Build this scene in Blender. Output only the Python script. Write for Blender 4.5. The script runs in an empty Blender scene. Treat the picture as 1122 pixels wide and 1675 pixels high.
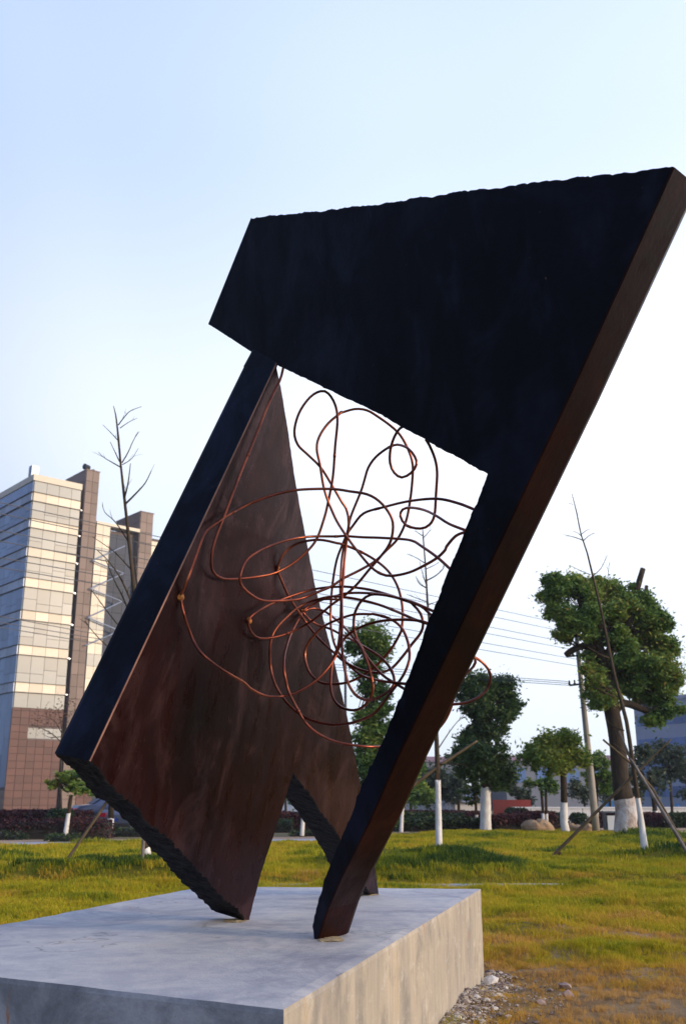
import bpy, bmesh, math, random
import numpy as np
from mathutils import Vector, Matrix, noise as mn
from mathutils.geometry import tessellate_polygon

SC = bpy.context.scene
COL = SC.collection
R = math.radians
rnd = random.Random(7)

# ------------------------------------------------------------------ camera
CF, CH = 1574.0, 1.2                       # focal length in photo pixels, eye height in metres
PITCH = math.atan((1300 - 837.5) / CF)
cs, cc = math.sin(PITCH), math.cos(PITCH)
cam_d = bpy.data.cameras.new('camera')
cam = bpy.data.objects.new('camera', cam_d)
COL.objects.link(cam)
cam.location = (0, 0, CH)
cam.rotation_euler = (math.pi / 2 + PITCH, 0, 0)
cam_d.sensor_fit = 'VERTICAL'
cam_d.sensor_height = 36
cam_d.lens = CF / 1675 * 36
cam_d.clip_start = 0.05
cam_d.clip_end = 6000
cam_d.dof.use_dof = True
cam_d.dof.focus_distance = 4.9
cam_d.dof.aperture_fstop = 5.0
SC.camera = cam

# ------------------------------------------------------------------ world, sun, exposure
SUN_AZ, SUN_EL = R(112), R(11)             # clockwise from +Y, above the horizon
w = bpy.data.worlds.new('World')
SC.world = w
w.use_nodes = True
wn, wl = w.node_tree.nodes, w.node_tree.links
bg = wn['Background']
sky = wn.new('ShaderNodeTexSky')
sky.sky_type = 'NISHITA'
sky.sun_disc = False
sky.sun_elevation = SUN_EL
sky.sun_rotation = SUN_AZ
sky.air_density = 1.0
sky.dust_density = 1.6
sky.ozone_density = 2.2
# hazy winter sky: the clear-sky model veiled by bright haze, whiter low down and towards the sun, bluer overhead
tcw = wn.new('ShaderNodeTexCoord'); sep = wn.new('ShaderNodeSeparateXYZ'); wl.new(tcw.outputs['Generated'], sep.inputs[0])
def wramp(fac, stops):
    r = wn.new('ShaderNodeValToRGB'); r.color_ramp.interpolation = 'EASE'; e = r.color_ramp.elements
    while len(e) < len(stops): e.new(.5)
    for i, (p, c) in enumerate(stops): e[i].position = p; e[i].color = (*c, 1)
    wl.new(fac, r.inputs[0]); return r.outputs[0]
elev = wramp(sep.outputs['Z'], [(0.0, (.60, .655, .75)), (.13, (.69, .75, .86)), (.34, (.83, .865, .94)), (.62, (.53, .635, .90)), (1.0, (.22, .33, .66))])
dt = wn.new('ShaderNodeVectorMath'); dt.operation = 'DOT_PRODUCT'; wl.new(tcw.outputs['Generated'], dt.inputs[0])
GA = R(85); dt.inputs[1].default_value = (math.sin(GA) * .96, math.cos(GA) * .96, .28)
mr_ = wn.new('ShaderNodeMapRange'); wl.new(dt.outputs['Value'], mr_.inputs[0]); mr_.inputs[1].default_value = -1; mr_.inputs[2].default_value = 1
side_ = wramp(mr_.outputs[0], [(0.0, (.09, .11, .17)), (.28, (.17, .21, .32)), (.50, (.61, .63, .66)), (.66, (.76, .755, .75)), (1.0, (1.05, .97, .86))])
vm = wn.new('ShaderNodeMix'); vm.data_type = 'RGBA'; vm.blend_type = 'MULTIPLY'; vm.inputs[0].default_value = 1; wl.new(elev, vm.inputs[6]); wl.new(side_, vm.inputs[7])
sc_ = wn.new('ShaderNodeVectorMath'); sc_.operation = 'SCALE'; wl.new(vm.outputs[2], sc_.inputs[0]); sc_.inputs['Scale'].default_value = 13.4
mw = wn.new('ShaderNodeMix'); mw.data_type = 'RGBA'; mw.inputs[0].default_value = .82; wl.new(sky.outputs[0], mw.inputs[6]); wl.new(sc_.outputs[0], mw.inputs[7])
wl.new(mw.outputs[2], bg.inputs[0])
bg.inputs[1].default_value = 0.14

sd = bpy.data.lights.new('sun', 'SUN')
sd.energy = 2.4
sd.angle = R(7)
sd.color = (1.0, 0.74, 0.48)
sun = bpy.data.objects.new('sun', sd)
COL.objects.link(sun)
sv = Vector((math.sin(SUN_AZ) * math.cos(SUN_EL), math.cos(SUN_AZ) * math.cos(SUN_EL), math.sin(SUN_EL)))
sun.rotation_euler = sv.to_track_quat('Z', 'Y').to_euler()
sun.location = sv * 60

SC.view_settings.view_transform = 'Standard'
SC.view_settings.look = 'None'
SC.view_settings.gamma = 1
SC.view_settings.use_curve_mapping = False
SC.view_settings.exposure = 0.28

# ------------------------------------------------------------------ helpers
def ray(x, y):
    a = (x - 561) / CF; b = (837.5 - y) / CF
    return Vector((a, cc - b * cs, cs + b * cc))
CAM = Vector((0, 0, CH))
def at(x, y, Y):                           # the point Y metres away that is seen at photo pixel x, y
    r = ray(x, y); return CAM + r * (Y / r.y)
def onz(x, y, z=0.0):
    r = ray(x, y); return CAM + r * ((z - CH) / r.z)
def onp(x, y, P, n):
    r = ray(x, y); return CAM + r * ((P - CAM).dot(n) / r.dot(n))
def px(Y):                                 # metres per photo pixel at distance Y
    return Y / 1640.0

def tag(o, label=None, cat=None, group=None, kind=None):
    if label: o['label'] = label
    if cat: o['category'] = cat
    if group: o['group'] = group
    if kind: o['kind'] = kind
    return o
def empty(name, loc=(0, 0, 0), rz=0, **k):
    o = bpy.data.objects.new(name, None); COL.objects.link(o)
    o.location = loc; o.rotation_euler = (0, 0, rz); o.empty_display_size = .2
    return tag(o, **k)
def link(name, me, parent=None, loc=None, **k):
    o = bpy.data.objects.new(name, me); COL.objects.link(o)
    if parent is not None: o.parent = parent
    if loc is not None: o.location = loc
    return tag(o, **k)

class MB:                                   # collects geometry, then links it as ONE mesh object
    def __init__(s): s.v = []; s.f = []; s.m = []
    def add(s, vs, fs, mi=0):
        b = len(s.v); s.v += [tuple(v) for v in vs]
        s.f += [tuple(b + i for i in f) for f in fs]; s.m += [mi] * len(fs)
    def box(s, a, b, mi=0):
        (x0, y0, z0), (x1, y1, z1) = a, b
        s.add([(x0, y0, z0), (x1, y0, z0), (x1, y1, z0), (x0, y1, z0), (x0, y0, z1), (x1, y0, z1), (x1, y1, z1), (x0, y1, z1)],
              [(0, 3, 2, 1), (4, 5, 6, 7), (0, 1, 5, 4), (1, 2, 6, 5), (2, 3, 7, 6), (3, 0, 4, 7)], mi)
    def tube(s, pts, rad, n=8, mi=0, cap=True, wob=0.0):
        pts = [Vector(p) for p in pts]
        if not hasattr(rad, '__len__'): rad = [rad] * len(pts)
        b = len(s.v); N = len(pts)
        t0 = (pts[1] - pts[0]).normalized()
        up = Vector((0, 0, 1)) if abs(t0.z) < .9 else Vector((1, 0, 0))
        nrm = t0.cross(up).normalized()
        for i in range(N):
            t = (pts[min(i + 1, N - 1)] - pts[max(i - 1, 0)]).normalized()
            nrm = (nrm - t * nrm.dot(t)).normalized(); bn = t.cross(nrm)
            for k in range(n):
                a = 2 * math.pi * k / n
                rr = rad[i] * (1 + (wob * mn.noise((pts[i] * 3.1 + Vector((math.cos(a), math.sin(a), 0)))) if wob else 0))
                s.v.append(tuple(pts[i] + nrm * (math.cos(a) * rr) + bn * (math.sin(a) * rr)))
        for i in range(N - 1):
            for k in range(n):
                k2 = (k + 1) % n
                s.f.append((b + i * n + k, b + i * n + k2, b + (i + 1) * n + k2, b + (i + 1) * n + k)); s.m.append(mi)
        if cap:
            s.f.append(tuple(b + k for k in range(n))[::-1]); s.m.append(mi)
            s.f.append(tuple(b + (N - 1) * n + k for k in range(n))); s.m.append(mi)
    def mesh(s, name, mats, smooth=False):
        me = bpy.data.meshes.new(name)
        me.from_pydata(s.v, [], s.f)
        for m in (mats if isinstance(mats, (list, tuple)) else [mats]): me.materials.append(m)
        me.polygons.foreach_set('material_index', s.m)
        if smooth: me.polygons.foreach_set('use_smooth', [True] * len(s.f))
        me.update(); return me
    def build(s, name, mats, parent=None, smooth=False, **k):
        return link(name, s.mesh(name, mats, smooth), parent, **k)

def catmull(P, step):
    P = [Vector(p) for p in P]
    Q = [P[0] * 2 - P[1]] + P + [P[-1] * 2 - P[-2]]
    out = []
    for i in range(1, len(Q) - 2):
        a, b, c, d = Q[i - 1:i + 3]
        n = max(2, int((c - b).length / step))
        for k in range(n):
            t = k / n
            out.append(.5 * ((2 * b) + (c - a) * t + (2 * a - 5 * b + 4 * c - d) * t * t + (3 * b - a - 3 * c + d) * t ** 3))
    out.append(P[-1]); return out

# ------------------------------------------------------------------ materials
def mat(name, col=(.5, .5, .5), rough=.6, metal=0.0, spec=.5):
    m = bpy.data.materials.new(name); m.use_nodes = True
    b = m.node_tree.nodes['Principled BSDF']
    b.inputs['Base Color'].default_value = (*col, 1)
    b.inputs['Roughness'].default_value = rough
    b.inputs['Metallic'].default_value = metal
    b.inputs['Specular IOR Level'].default_value = spec
    return m
def nd(m, t, **k):
    n = m.node_tree.nodes.new(t)
    for a, v in k.items():
        if a in n.inputs: n.inputs[a].default_value = v
        else: setattr(n, a, v)
    return n
def lk(m, a, b): m.node_tree.links.new(a, b)
def coords(m, scale=(1, 1, 1), rot=(0, 0, 0), kind='Object'):
    tc = nd(m, 'ShaderNodeTexCoord'); mp = nd(m, 'ShaderNodeMapping')
    mp.inputs['Scale'].default_value = scale; mp.inputs['Rotation'].default_value = rot
    lk(m, tc.outputs[kind], mp.inputs[0]); return mp.outputs[0]
def noi(m, vec, scale, detail=5, rough=.6, dist=0.0):
    n = nd(m, 'ShaderNodeTexNoise'); n.inputs['Scale'].default_value = scale
    n.inputs['Detail'].default_value = detail; n.inputs['Roughness'].default_value = rough
    n.inputs['Distortion'].default_value = dist
    lk(m, vec, n.inputs['Vector']); return n.outputs['Fac']
def ramp(m, fac, stops):
    r = nd(m, 'ShaderNodeValToRGB'); e = r.color_ramp.elements
    while len(e) < len(stops): e.new(.5)
    for i, (p, c) in enumerate(stops):
        e[i].position = p; e[i].color = (*c, 1) if len(c) == 3 else c
    lk(m, fac, r.inputs[0]); return r.outputs[0]
def mix(m, fac, a, b, mode='MIX'):
    x = nd(m, 'ShaderNodeMix', data_type='RGBA', blend_type=mode)
    for s, v in ((x.inputs[0], fac), (x.inputs[6], a), (x.inputs[7], b)):
        if hasattr(v, 'links'): lk(m, v, s)
        else: s.default_value = v if not isinstance(v, tuple) else (*v, 1)
    return x.outputs[2]
def bump(m, h, strength=.3, dist=.01):
    b = nd(m, 'ShaderNodeBump'); b.inputs['Strength'].default_value = strength; b.inputs['Distance'].default_value = dist
    lk(m, h, b.inputs['Height']); lk(m, b.outputs[0], m.node_tree.nodes['Principled BSDF'].inputs['Normal'])
def setin(m, name, sock): lk(m, sock, m.node_tree.nodes['Principled BSDF'].inputs[name])
def g(v): return (v, v, v)

def noisy(name, c1, c2, scale=4, rough=.8, bumpy=.3, bd=.01, stretch=(1, 1, 1), kind='Object', detail=5):
    m = mat(name, c1, rough, 0, .3)
    v = coords(m, stretch, kind=kind); f = noi(m, v, scale, detail)
    setin(m, 'Base Color', ramp(m, f, [(.3, c1), (.7, c2)]))
    if bumpy: bump(m, noi(m, v, scale * 4, 4), bumpy, bd)
    return m

# dark patinated steel of the sculpture
def steel_mat(name, c_dark, c_mid, c_light, rough, metal, spec=.3):
    m = mat(name, c_mid, rough, metal, spec)
    v = coords(m); vs = coords(m, (2.2, 2.2, .45), (0, R(28), 0))
    a = noi(m, v, 1.3, 6, .6, .6); b = noi(m, vs, 6, 6, .65, .4); c = noi(m, v, 45, 3)
    col = ramp(m, a, [(.3, c_dark), (.52, c_mid), (.72, c_light)])
    col = mix(m, ramp(m, b, [(.35, g(0)), (.75, g(.75))]), col, c_dark)
    col = mix(m, ramp(m, noi(m, coords(m, (1, 1, .5), (0, R(20), 0)), 3.2, 8, .72, 1.2), [(.5, g(0)), (.68, g(.55))]), col, c_light)
    # a few pale scratches and drips that run down the plate
    vw = coords(m, (9, 9, .8)); d = noi(m, vw, 2.2, 2, .4)
    spots = noi(m, v, 60, 2)
    col = mix(m, ramp(m, spots, [(.765, g(0)), (.80, g(.6))]), col, (.30, .17, .12))
    scr = noi(m, coords(m, (34, 34, 1.6), (0, R(6), 0)), 2.0, 2, .4); scm = noi(m, v, 1.9, 3, .5)
    sm_ = mix(m, 1.0, ramp(m, scr, [(.70, g(0)), (.75, g(.3))]), ramp(m, scm, [(.60, g(0)), (.68, g(1))]), 'MULTIPLY')
    col = mix(m, sm_, col, tuple(min(1, q * 2.6 + .02) for q in c_light))
    setin(m, 'Base Color', col)
    setin(m, 'Roughness', ramp(m, b, [(.3, g(rough - .1)), (.7, g(rough + .16))]))
    bump(m, mix(m, .5, b, c), .25, .006)
    return m
M = {}
M['steel_brown'] = steel_mat('patinated_steel', (.009, .0025, .0032), (.032, .0070, .0085), (.115, .056, .062), .30, .74, .3)
M['steel_blue'] = steel_mat('blackened_steel', (.0010, .0010, .0022), (.0020, .0022, .0058), (.012, .017, .038), .42, .0, .12)  # same steel, with the sky's blue on faces turned from the sun painted in
M['steel_red'] = steel_mat('red_brown_steel', (.003, .0006, .0007), (.014, .0022, .0019), (.040, .008, .006), .38, .6, .22)
M['steel_cut'] = noisy('flame_cut_steel', (.003, .003, .005), (.010, .008, .009), 14, .8, .9, .02)
M['copper'] = mat('copper_tube', (.42, .13, .065), .34, .85)
_m = M['copper']; _v = coords(_m)
setin(_m, 'Base Color', ramp(_m, noi(_m, _v, 3.5, 4), [(.33, (.07, .024, .022)), (.52, (.24, .062, .036)), (.74, (.50, .155, .07))]))
setin(_m, 'Roughness', ramp(_m, noi(_m, _v, 9, 3), [(.3, g(.25)), (.7, g(.5))]))
M['weld'] = noisy('weld_bead', (.30, .10, .03), (.75, .32, .08), 60, .4, .8, .01)
M['weld'].node_tree.nodes['Principled BSDF'].inputs['Metallic'].default_value = .7

# concrete of the plinth
m = M['concrete'] = mat('plinth_concrete', (.4, .4, .42), .82, 0, .35)
v = coords(m); geo = nd(m, 'ShaderNodeNewGeometry'); sx = nd(m, 'ShaderNodeSeparateXYZ'); lk(m, geo.outputs['Normal'], sx.inputs[0])
vt = coords(m, (1.0, 1.35, 1), (0, 0, R(25)))
top = ramp(m, noi(m, vt, 1.5, 9, .68, .5), [(.28, (.25, .25, .29)), (.44, (.38, .38, .41)), (.58, (.48, .47, .47)), (.72, (.56, .51, .45))])
top = mix(m, ramp(m, noi(m, v, 7, 8, .75, .3), [(.44, g(0)), (.62, g(.5))]), top, (.64, .61, .56))
top = mix(m, ramp(m, noi(m, v, 1.1, 6, .7, 1.2), [(.52, g(0)), (.64, g(.5))]), top, (.22, .225, .27))
ck = nd(m, 'ShaderNodeTexVoronoi', feature='DISTANCE_TO_EDGE'); ck.inputs['Scale'].default_value = .55; dv = nd(m, 'ShaderNodeVectorMath', operation='ADD'); nz = nd(m, 'ShaderNodeTexNoise'); nz.inputs['Scale'].default_value = 2.5; nz.inputs['Detail'].default_value = 6; lk(m, v, nz.inputs['Vector']); lk(m, nz.outputs['Color'], dv.inputs[0]); lk(m, v, dv.inputs[1]); lk(m, dv.outputs[0], ck.inputs['Vector'])
ck2 = mix(m, 1.0, ramp(m, ck.outputs['Distance'], [(.002, g(.6)), (.005, g(0))]), ramp(m, noi(m, v, 1.3, 3), [(.50, g(0)), (.56, g(1))]), 'MULTIPLY')
top = mix(m, ck2, top, (.12, .12, .12))
vs = coords(m, (4, 4, 1.2))
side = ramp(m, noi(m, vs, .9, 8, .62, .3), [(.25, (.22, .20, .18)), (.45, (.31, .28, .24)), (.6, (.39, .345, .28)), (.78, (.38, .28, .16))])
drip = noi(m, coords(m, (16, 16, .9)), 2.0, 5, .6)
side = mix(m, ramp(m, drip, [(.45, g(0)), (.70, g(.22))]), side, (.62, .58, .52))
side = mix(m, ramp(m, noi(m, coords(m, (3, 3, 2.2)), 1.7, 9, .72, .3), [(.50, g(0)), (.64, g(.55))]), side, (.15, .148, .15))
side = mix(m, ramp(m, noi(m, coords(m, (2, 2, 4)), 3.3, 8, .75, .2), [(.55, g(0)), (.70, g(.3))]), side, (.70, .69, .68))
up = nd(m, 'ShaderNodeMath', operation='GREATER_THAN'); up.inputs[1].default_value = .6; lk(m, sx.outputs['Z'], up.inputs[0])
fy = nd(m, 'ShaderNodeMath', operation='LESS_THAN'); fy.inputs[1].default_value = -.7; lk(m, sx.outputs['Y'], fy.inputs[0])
wash_shade = ramp(m, noi(m, v, 2.4, 9, .72, .5), [(.32, (.13, .135, .16)), (.47, (.23, .24, .27)), (.58, (.36, .37, .41)), (.70, (.44, .44, .46))])  # cement-wash blotches, toned darker and bluer to paint in the front's shade
side = mix(m, fy.outputs[0], side, wash_shade)
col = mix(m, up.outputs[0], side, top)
rust = noi(m, coords(m, (3.5, 3.5, 1.1)), 3.1, 4, .6, .3)
col = mix(m, ramp(m, rust, [(.69, g(0)), (.74, g(.8))]), col, (.42, .15, .05))
col = mix(m, ramp(m, noi(m, v, 70, 2), [(.72, g(0)), (.78, g(.6))]), col, (.10, .10, .10))
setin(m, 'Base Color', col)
bump(m, mix(m, .5, noi(m, v, 9, 6), noi(m, v, 90, 3)), .35, .008)

M['bark'] = noisy('dark_bark', (.018, .013, .010), (.060, .042, .026), 9, .9, .8, .03, (1, 1, .35))
M['bark_green'] = noisy('young_bark', (.028, .022, .014), (.075, .052, .034), 14, .85, .5, .01, (1, 1, .3))
M['whitewash'] = noisy('lime_whitewash', (.80, .80, .79), (.56, .54, .52), 7, .9, .9, .02, (1, 1, .5))
M['whitewash_worn'] = noisy('worn_whitewash', (.66, .65, .64), (.27, .19, .15), 3.2, .9, 1.0, .05, (1, 1, .7))
M['bamboo'] = noisy('weathered_stake', (.045, .033, .016), (.11, .08, .045), 12, .7, .3, .004, (1, 1, .3))
M['bamboo_pale'] = noisy('pale_stake', (.09, .075, .06), (.22, .185, .16), 12, .6, .3, .004, (1, 1, .3))
M['rock'] = noisy('tan_boulder', (.26, .17, .10), (.48, .34, .21), 2.2, .9, .8, .05)
M['pole'] = noisy('pole_concrete', (.30, .28, .25), (.42, .39, .35), 3, .85, .3, .01)
M['pole_dark'] = mat('dark_metal', (.03, .035, .04), .5, .4)
M['wirec'] = mat('cable', (.09, .095, .11), .6)

def leaf_mat(name, stops, trans=.35):
    m = mat(name, stops[1], .55, 0, .4)
    a = nd(m, 'ShaderNodeAttribute', attribute_name='tint')
    n = len(stops)
    c = ramp(m, a.outputs['Fac'], [(i / (n - 1), s) for i, s in enumerate(stops)])
    setin(m, 'Base Color', c)
    nt = m.node_tree; b = nt.nodes['Principled BSDF']
    tr = nd(m, 'ShaderNodeBsdfTranslucent'); lk(m, c, tr.inputs[0])
    mx = nd(m, 'ShaderNodeMixShader'); mx.inputs[0].default_value = trans
    lk(m, b.outputs[0], mx.inputs[1]); lk(m, tr.outputs[0], mx.inputs[2])
    lk(m, mx.outputs[0], nt.nodes['Material Output'].inputs[0])
    return m
M['leaf'] = leaf_mat('camphor_leaf', [(.030, .085, .020), (.085, .175, .034), (.16, .27, .05), (.24, .29, .05), (.28, .17, .03)])
M['leaf_dark'] = leaf_mat('dark_leaf', [(.020, .052, .018), (.045, .10, .028), (.08, .145, .034), (.15, .18, .035)])
M['leaf_yellow'] = leaf_mat('yellow_green_leaf', [(.045, .11, .022), (.12, .22, .034), (.24, .31, .042), (.34, .32, .05)])
M['leaf_far'] = leaf_mat('dull_leaf', [(.035, .060, .045), (.055, .085, .055), (.085, .11, .055), (.12, .12, .06)])
M['leaf_maroon'] = leaf_mat('maroon_leaf', [(.022, .010, .013), (.055, .016, .022), (.10, .028, .030), (.07, .04, .02)])
M['leaf_hedge'] = leaf_mat('hedge_leaf', [(.012, .025, .012), (.025, .050, .018), (.05, .085, .022), (.09, .12, .03)])
M['leaf_brown'] = leaf_mat('dry_leaf', [(.09, .045, .025), (.15, .075, .04), (.10, .07, .04)])
M['hedge_core'] = mat('hedge_core', (.014, .012, .010), .95)

# ------------------------------------------------------------------ lawn and ground
EX = [-24, -9, -3, 0, 2, 3.5, 8, 9.1, 10.3, 14, 26]
EY = [24.0, 24.8, 26.3, 27.6, 30.6, 34.6, 35.6, 32.5, 28.8, 28.2, 28.0]
def edge(x): return float(np.interp(x, EX, EY))
MOUNDS = [(1.5, 15.6, 1.15, .75, .24), (.95, 14.7, .8, .5, .10), (2.3, 15.0, .9, .45, .08),
          (6.0, 17.4, 1.3, .6, .20), (7.4, 17.0, 1.2, .6, .12), (-2.6, 15.0, 1.1, .55, .17), (-3.9, 14.9, .9, .45, .10),
          (-6.0, 17.4, .9, .6, .14), (8.2, 26.5, 1.3, 1.6, .20), (7.0, 24.5, 1.0, .7, .10), (-.1, 16.6, .5, .3, .08),
          (4.6, 30.5, 1.4, 1.4, .08)]
_r = random.Random(21)
TUFTS = [(_r.uniform(-12, 14), _r.uniform(7.5, 30), _r.uniform(.18, .5), _r.uniform(.12, .3), _r.uniform(.025, .075)) for _ in range(520)]
GRID = {}
for _t in TUFTS:
    for _i in range(-2, 3):
        for _j in range(-2, 3): GRID.setdefault((int(_t[0] // 1) + _i, int(_t[1] // 1) + _j), []).append(_t)
def tuft(x, y):
    s = 0.0
    for (mx, my, rx, ry, h) in GRID.get((int(x // 1), int(y // 1)), ()):
        q = ((x - mx) / rx) ** 2 + ((y - my) / ry) ** 2
        if q < 5: s += h * math.exp(-q)
    return s
def mound(x, y):
    s = 0.0
    for (mx, my, rx, ry, h) in MOUNDS:
        q = ((x - mx) / rx) ** 2 + ((y - my) / ry) ** 2
        if q < 6: s += h * math.exp(-q)
    return s
def sstep(a, b, t):
    t = min(1, max(0, (t - a) / (b - a))); return t * t * (3 - 2 * t)
def dry(x, y):                              # how bare and dry the lawn is
    n = mn.fractal(Vector((x * .55, y * .7, 3)), 1, 2, 3)
    d = 1 - sstep(5.2, 12.5, y - .35 * n * 6)
    if x < .6: d *= .25
    return max(0, min(1, d + .12 * n))
def hgt(x, y):
    n = mn.fractal(Vector((x * .45, y * .45, 0)), 1, 2, 3) * .06
    n += mn.noise(Vector((x * 1.6, y * 2.8, 5))) * .035
    n += mn.noise(Vector((x * 7, y * 9, 8))) * .012 + abs(mn.noise(Vector((x * 3.3, y * 5.5, 2)))) * .03
    bank = 14.35 + .12 * mn.noise(Vector((x * .8, 0, 0)))
    st = sstep(bank, bank + .22, y) * .115 * (1 - sstep(17, 22, y))
    near = sstep(2.5, 8, y)
    dn = sstep(3, 8, math.hypot(x - .3, y - 5))
    h = n * (.35 + .65 * near) + st * .9 + mound(x, y) + tuft(x, y)
    # shallow channel that carries the concrete strip
    ch = math.exp(-((y - 14.12) / .16) ** 2)
    return h * (1 - ch) + .0 * ch + .0
nx, ny = 330, 250
xs = np.concatenate([np.linspace(-22, -6, 70)[:-1], np.linspace(-6, 10, 200)[:-1], np.linspace(10, 22, 63)])
nx = len(xs)
vs_ = []; dr = []
for j in range(ny):
    t = (j / (ny - 1)) ** 1.35
    for i in range(nx):
        x = float(xs[i]); y = -2 + (edge(x) + 2) * t
        vs_.append((x, y, hgt(x, y))); dr.append(dry(x, y))
fs_ = [(j * nx + i, j * nx + i + 1, (j + 1) * nx + i + 1, (j + 1) * nx + i) for j in range(ny - 1) for i in range(nx - 1)]
me = bpy.data.meshes.new('lawn'); me.from_pydata(vs_, [], fs_)
me.polygons.foreach_set('use_smooth', [True] * len(fs_))
at_ = me.attributes.new('dry', 'FLOAT', 'POINT'); at_.data.foreach_set('value', dr)
m = M['lawn'] = mat('lawn_turf', (.1, .12, .03), .95, 0, .1)
v = coords(m, kind='Object')
gr = ramp(m, noi(m, v, 1.6, 8, .7), [(.3, (.11, .115, .018)), (.5, (.21, .19, .022)), (.7, (.27, .22, .035))])
so = ramp(m, noi(m, v, 3.0, 8, .7), [(.3, (.20, .12, .055)), (.5, (.36, .235, .12)), (.62, (.45, .32, .18)), (.75, (.44, .40, .36))])
da = nd(m, 'ShaderNodeAttribute', attribute_name='dry')
ad = nd(m, 'ShaderNodeMath', operation='MULTIPLY_ADD'); lk(m, noi(m, v, 2.3, 6, .7), ad.inputs[0]); ad.inputs[1].default_value = .9; lk(m, da.outputs['Fac'], ad.inputs[2])
col = mix(m, ramp(m, ad.outputs[0], [(.85, g(0)), (1.15, g(1))]), gr, so)
setin(m, 'Base Color', col)
bump(m, noi(m, v, 14, 8, .8), 1.0, .06)
me.materials.append(m)
link('lawn', me, kind='structure')

# the wide ground, falling a little behind the lawn
gv, gf = [], []
gys = [-60, 0, 20, 30, 36, 39, 42, 46, 60, 100, 200, 500, 1500]
gxs = [-900, -200, -60, -30, -15, 0, 15, 30, 60, 200, 900]
def gz(y): return -.06 - .56 * sstep(36, 46, y)
for y in gys:
    for x in gxs: gv.append((x, y, gz(y)))
for j in range(len(gys) - 1):
    for i in range(len(gxs) - 1):
        a = j * len(gxs) + i; gf.append((a, a + 1, a + 1 + len(gxs), a + len(gxs)))
me = bpy.data.meshes.new('ground'); me.from_pydata(gv, [], gf)
me.materials.append(noisy('verge_ground', (.085, .090, .032), (.22, .15, .085), .35, .95, .4, .03, kind='Object', detail=8))
link('ground', me, kind='structure')

def strip(name, xs_, y0f, y1f, z, material, kind='structure', thick=.0):
    b = MB()
    for i in range(len(xs_) - 1):
        x0, x1 = xs_[i], xs_[i + 1]
        b.add([(x0, y0f(x0), z), (x1, y0f(x1), z), (x1, y1f(x1), z), (x0, y1f(x0), z)], [(0, 1, 2, 3)])
        if thick:
            b.add([(x0, y0f(x0), z - thick), (x1, y0f(x1), z - thick), (x1, y0f(x1), z), (x0, y0f(x0), z)], [(0, 1, 2, 3)])
            b.add([(x0, y1f(x0), z - thick), (x1, y1f(x1), z - thick), (x1, y1f(x1), z), (x0, y1f(x0), z)], [(3, 2, 1, 0)])
    return b.build(name, material, kind=kind)
M['paving'] = noisy('grey_paving', (.30, .33, .40), (.42, .44, .48), 1.5, .8, .2, .01)
M['earth'] = noisy('bare_earth', (.26, .16, .10), (.42, .29, .19), 1.2, .95, .5, .03, detail=8)
fx = [x for x in np.linspace(-24, 2.2, 30)]
strip('path', fx, lambda x: edge(x) + .02, lambda x: edge(x) + 1.3, .02, M['paving'], thick=.1)
strip('earth_verge', fx, lambda x: edge(x) + 1.32, lambda x: edge(x) + 3.2, .0, M['earth'], thick=.1)
fx2 = [x for x in np.linspace(9.2, 40, 20)]
strip('road', fx2, lambda x: min(edge(x), 31) + .05, lambda x: 35.4, -.02, M['paving'], thick=.1)
strip('road_verge', fx2, lambda x: 35.45, lambda x: 38.0, .0, M['earth'], thick=.1)
strip('road_marking', fx2, lambda x: 33.2, lambda x: 33.6, -.015, mat('pale_kerb', (.62, .64, .68), .8))
strip('rear_road', [x for x in np.linspace(-60, 60, 14)], lambda x: 47, lambda x: 53, -.6, M['paving'])
strip('drain_channel', [x for x in np.linspace(-14, 16, 24)], lambda x: 14.02 + .04 * math.sin(x * 1.7), lambda x: 14.26 + .03 * math.sin(x * 2.3), .020, noisy('drain_concrete', (.30, .32, .36), (.46, .48, .50), 3, .85, .4, .01), thick=.05)

# ------------------------------------------------------------------ plinth
TZ = .573
P1 = onz(465, 1650, TZ); P2 = onz(787, 1453, TZ)
P3 = Vector((-1.0, 7.38, TZ)); P4 = Vector((-2.08, 4.23, TZ))
bm = bmesh.new()
cv = [bm.verts.new((p.x, p.y, z)) for z in (-.25, TZ) for p in (P1, P2, P3, P4)]
for f in ((3, 2, 1, 0), (4, 5, 6, 7), (0, 1, 5, 4), (1, 2, 6, 5), (2, 3, 7, 6), (3, 0, 4, 7)): bm.faces.new([cv[i] for i in f])
bmesh.ops.subdivide_edges(bm, edges=bm.edges[:], cuts=40, use_grid_fill=True)
bmesh.ops.recalc_face_normals(bm, faces=bm.faces)
cen = (P1 + P2 + P3 + P4) / 4
def edgeness(vt):                           # chipped, slightly rounded arrises
    return sum(1 for f in vt.link_faces if True)
nrm_sets = {}
for vt in bm.verts:
    ns = []
    for f in vt.link_faces:
        if not any(f.normal.dot(q) > .9 for q in ns): ns.append(f.normal.copy())
    nrm_sets[vt] = ns
for vt, ns in nrm_sets.items():
    n = mn.noise(vt.co * 2.5) * .0015
    if len(ns) > 1:
        k = .004 + .003 * mn.noise(vt.co * 6)
        for q in ns: vt.co -= q * k
    else: vt.co += ns[0] * n
me = bpy.data.meshes.new('concrete_plinth'); bm.to_mesh(me); bm.free()
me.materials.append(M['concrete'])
link('concrete_plinth', me, label='low grey concrete plinth with stained sides under the steel sculpture', cat='plinth')

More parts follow.
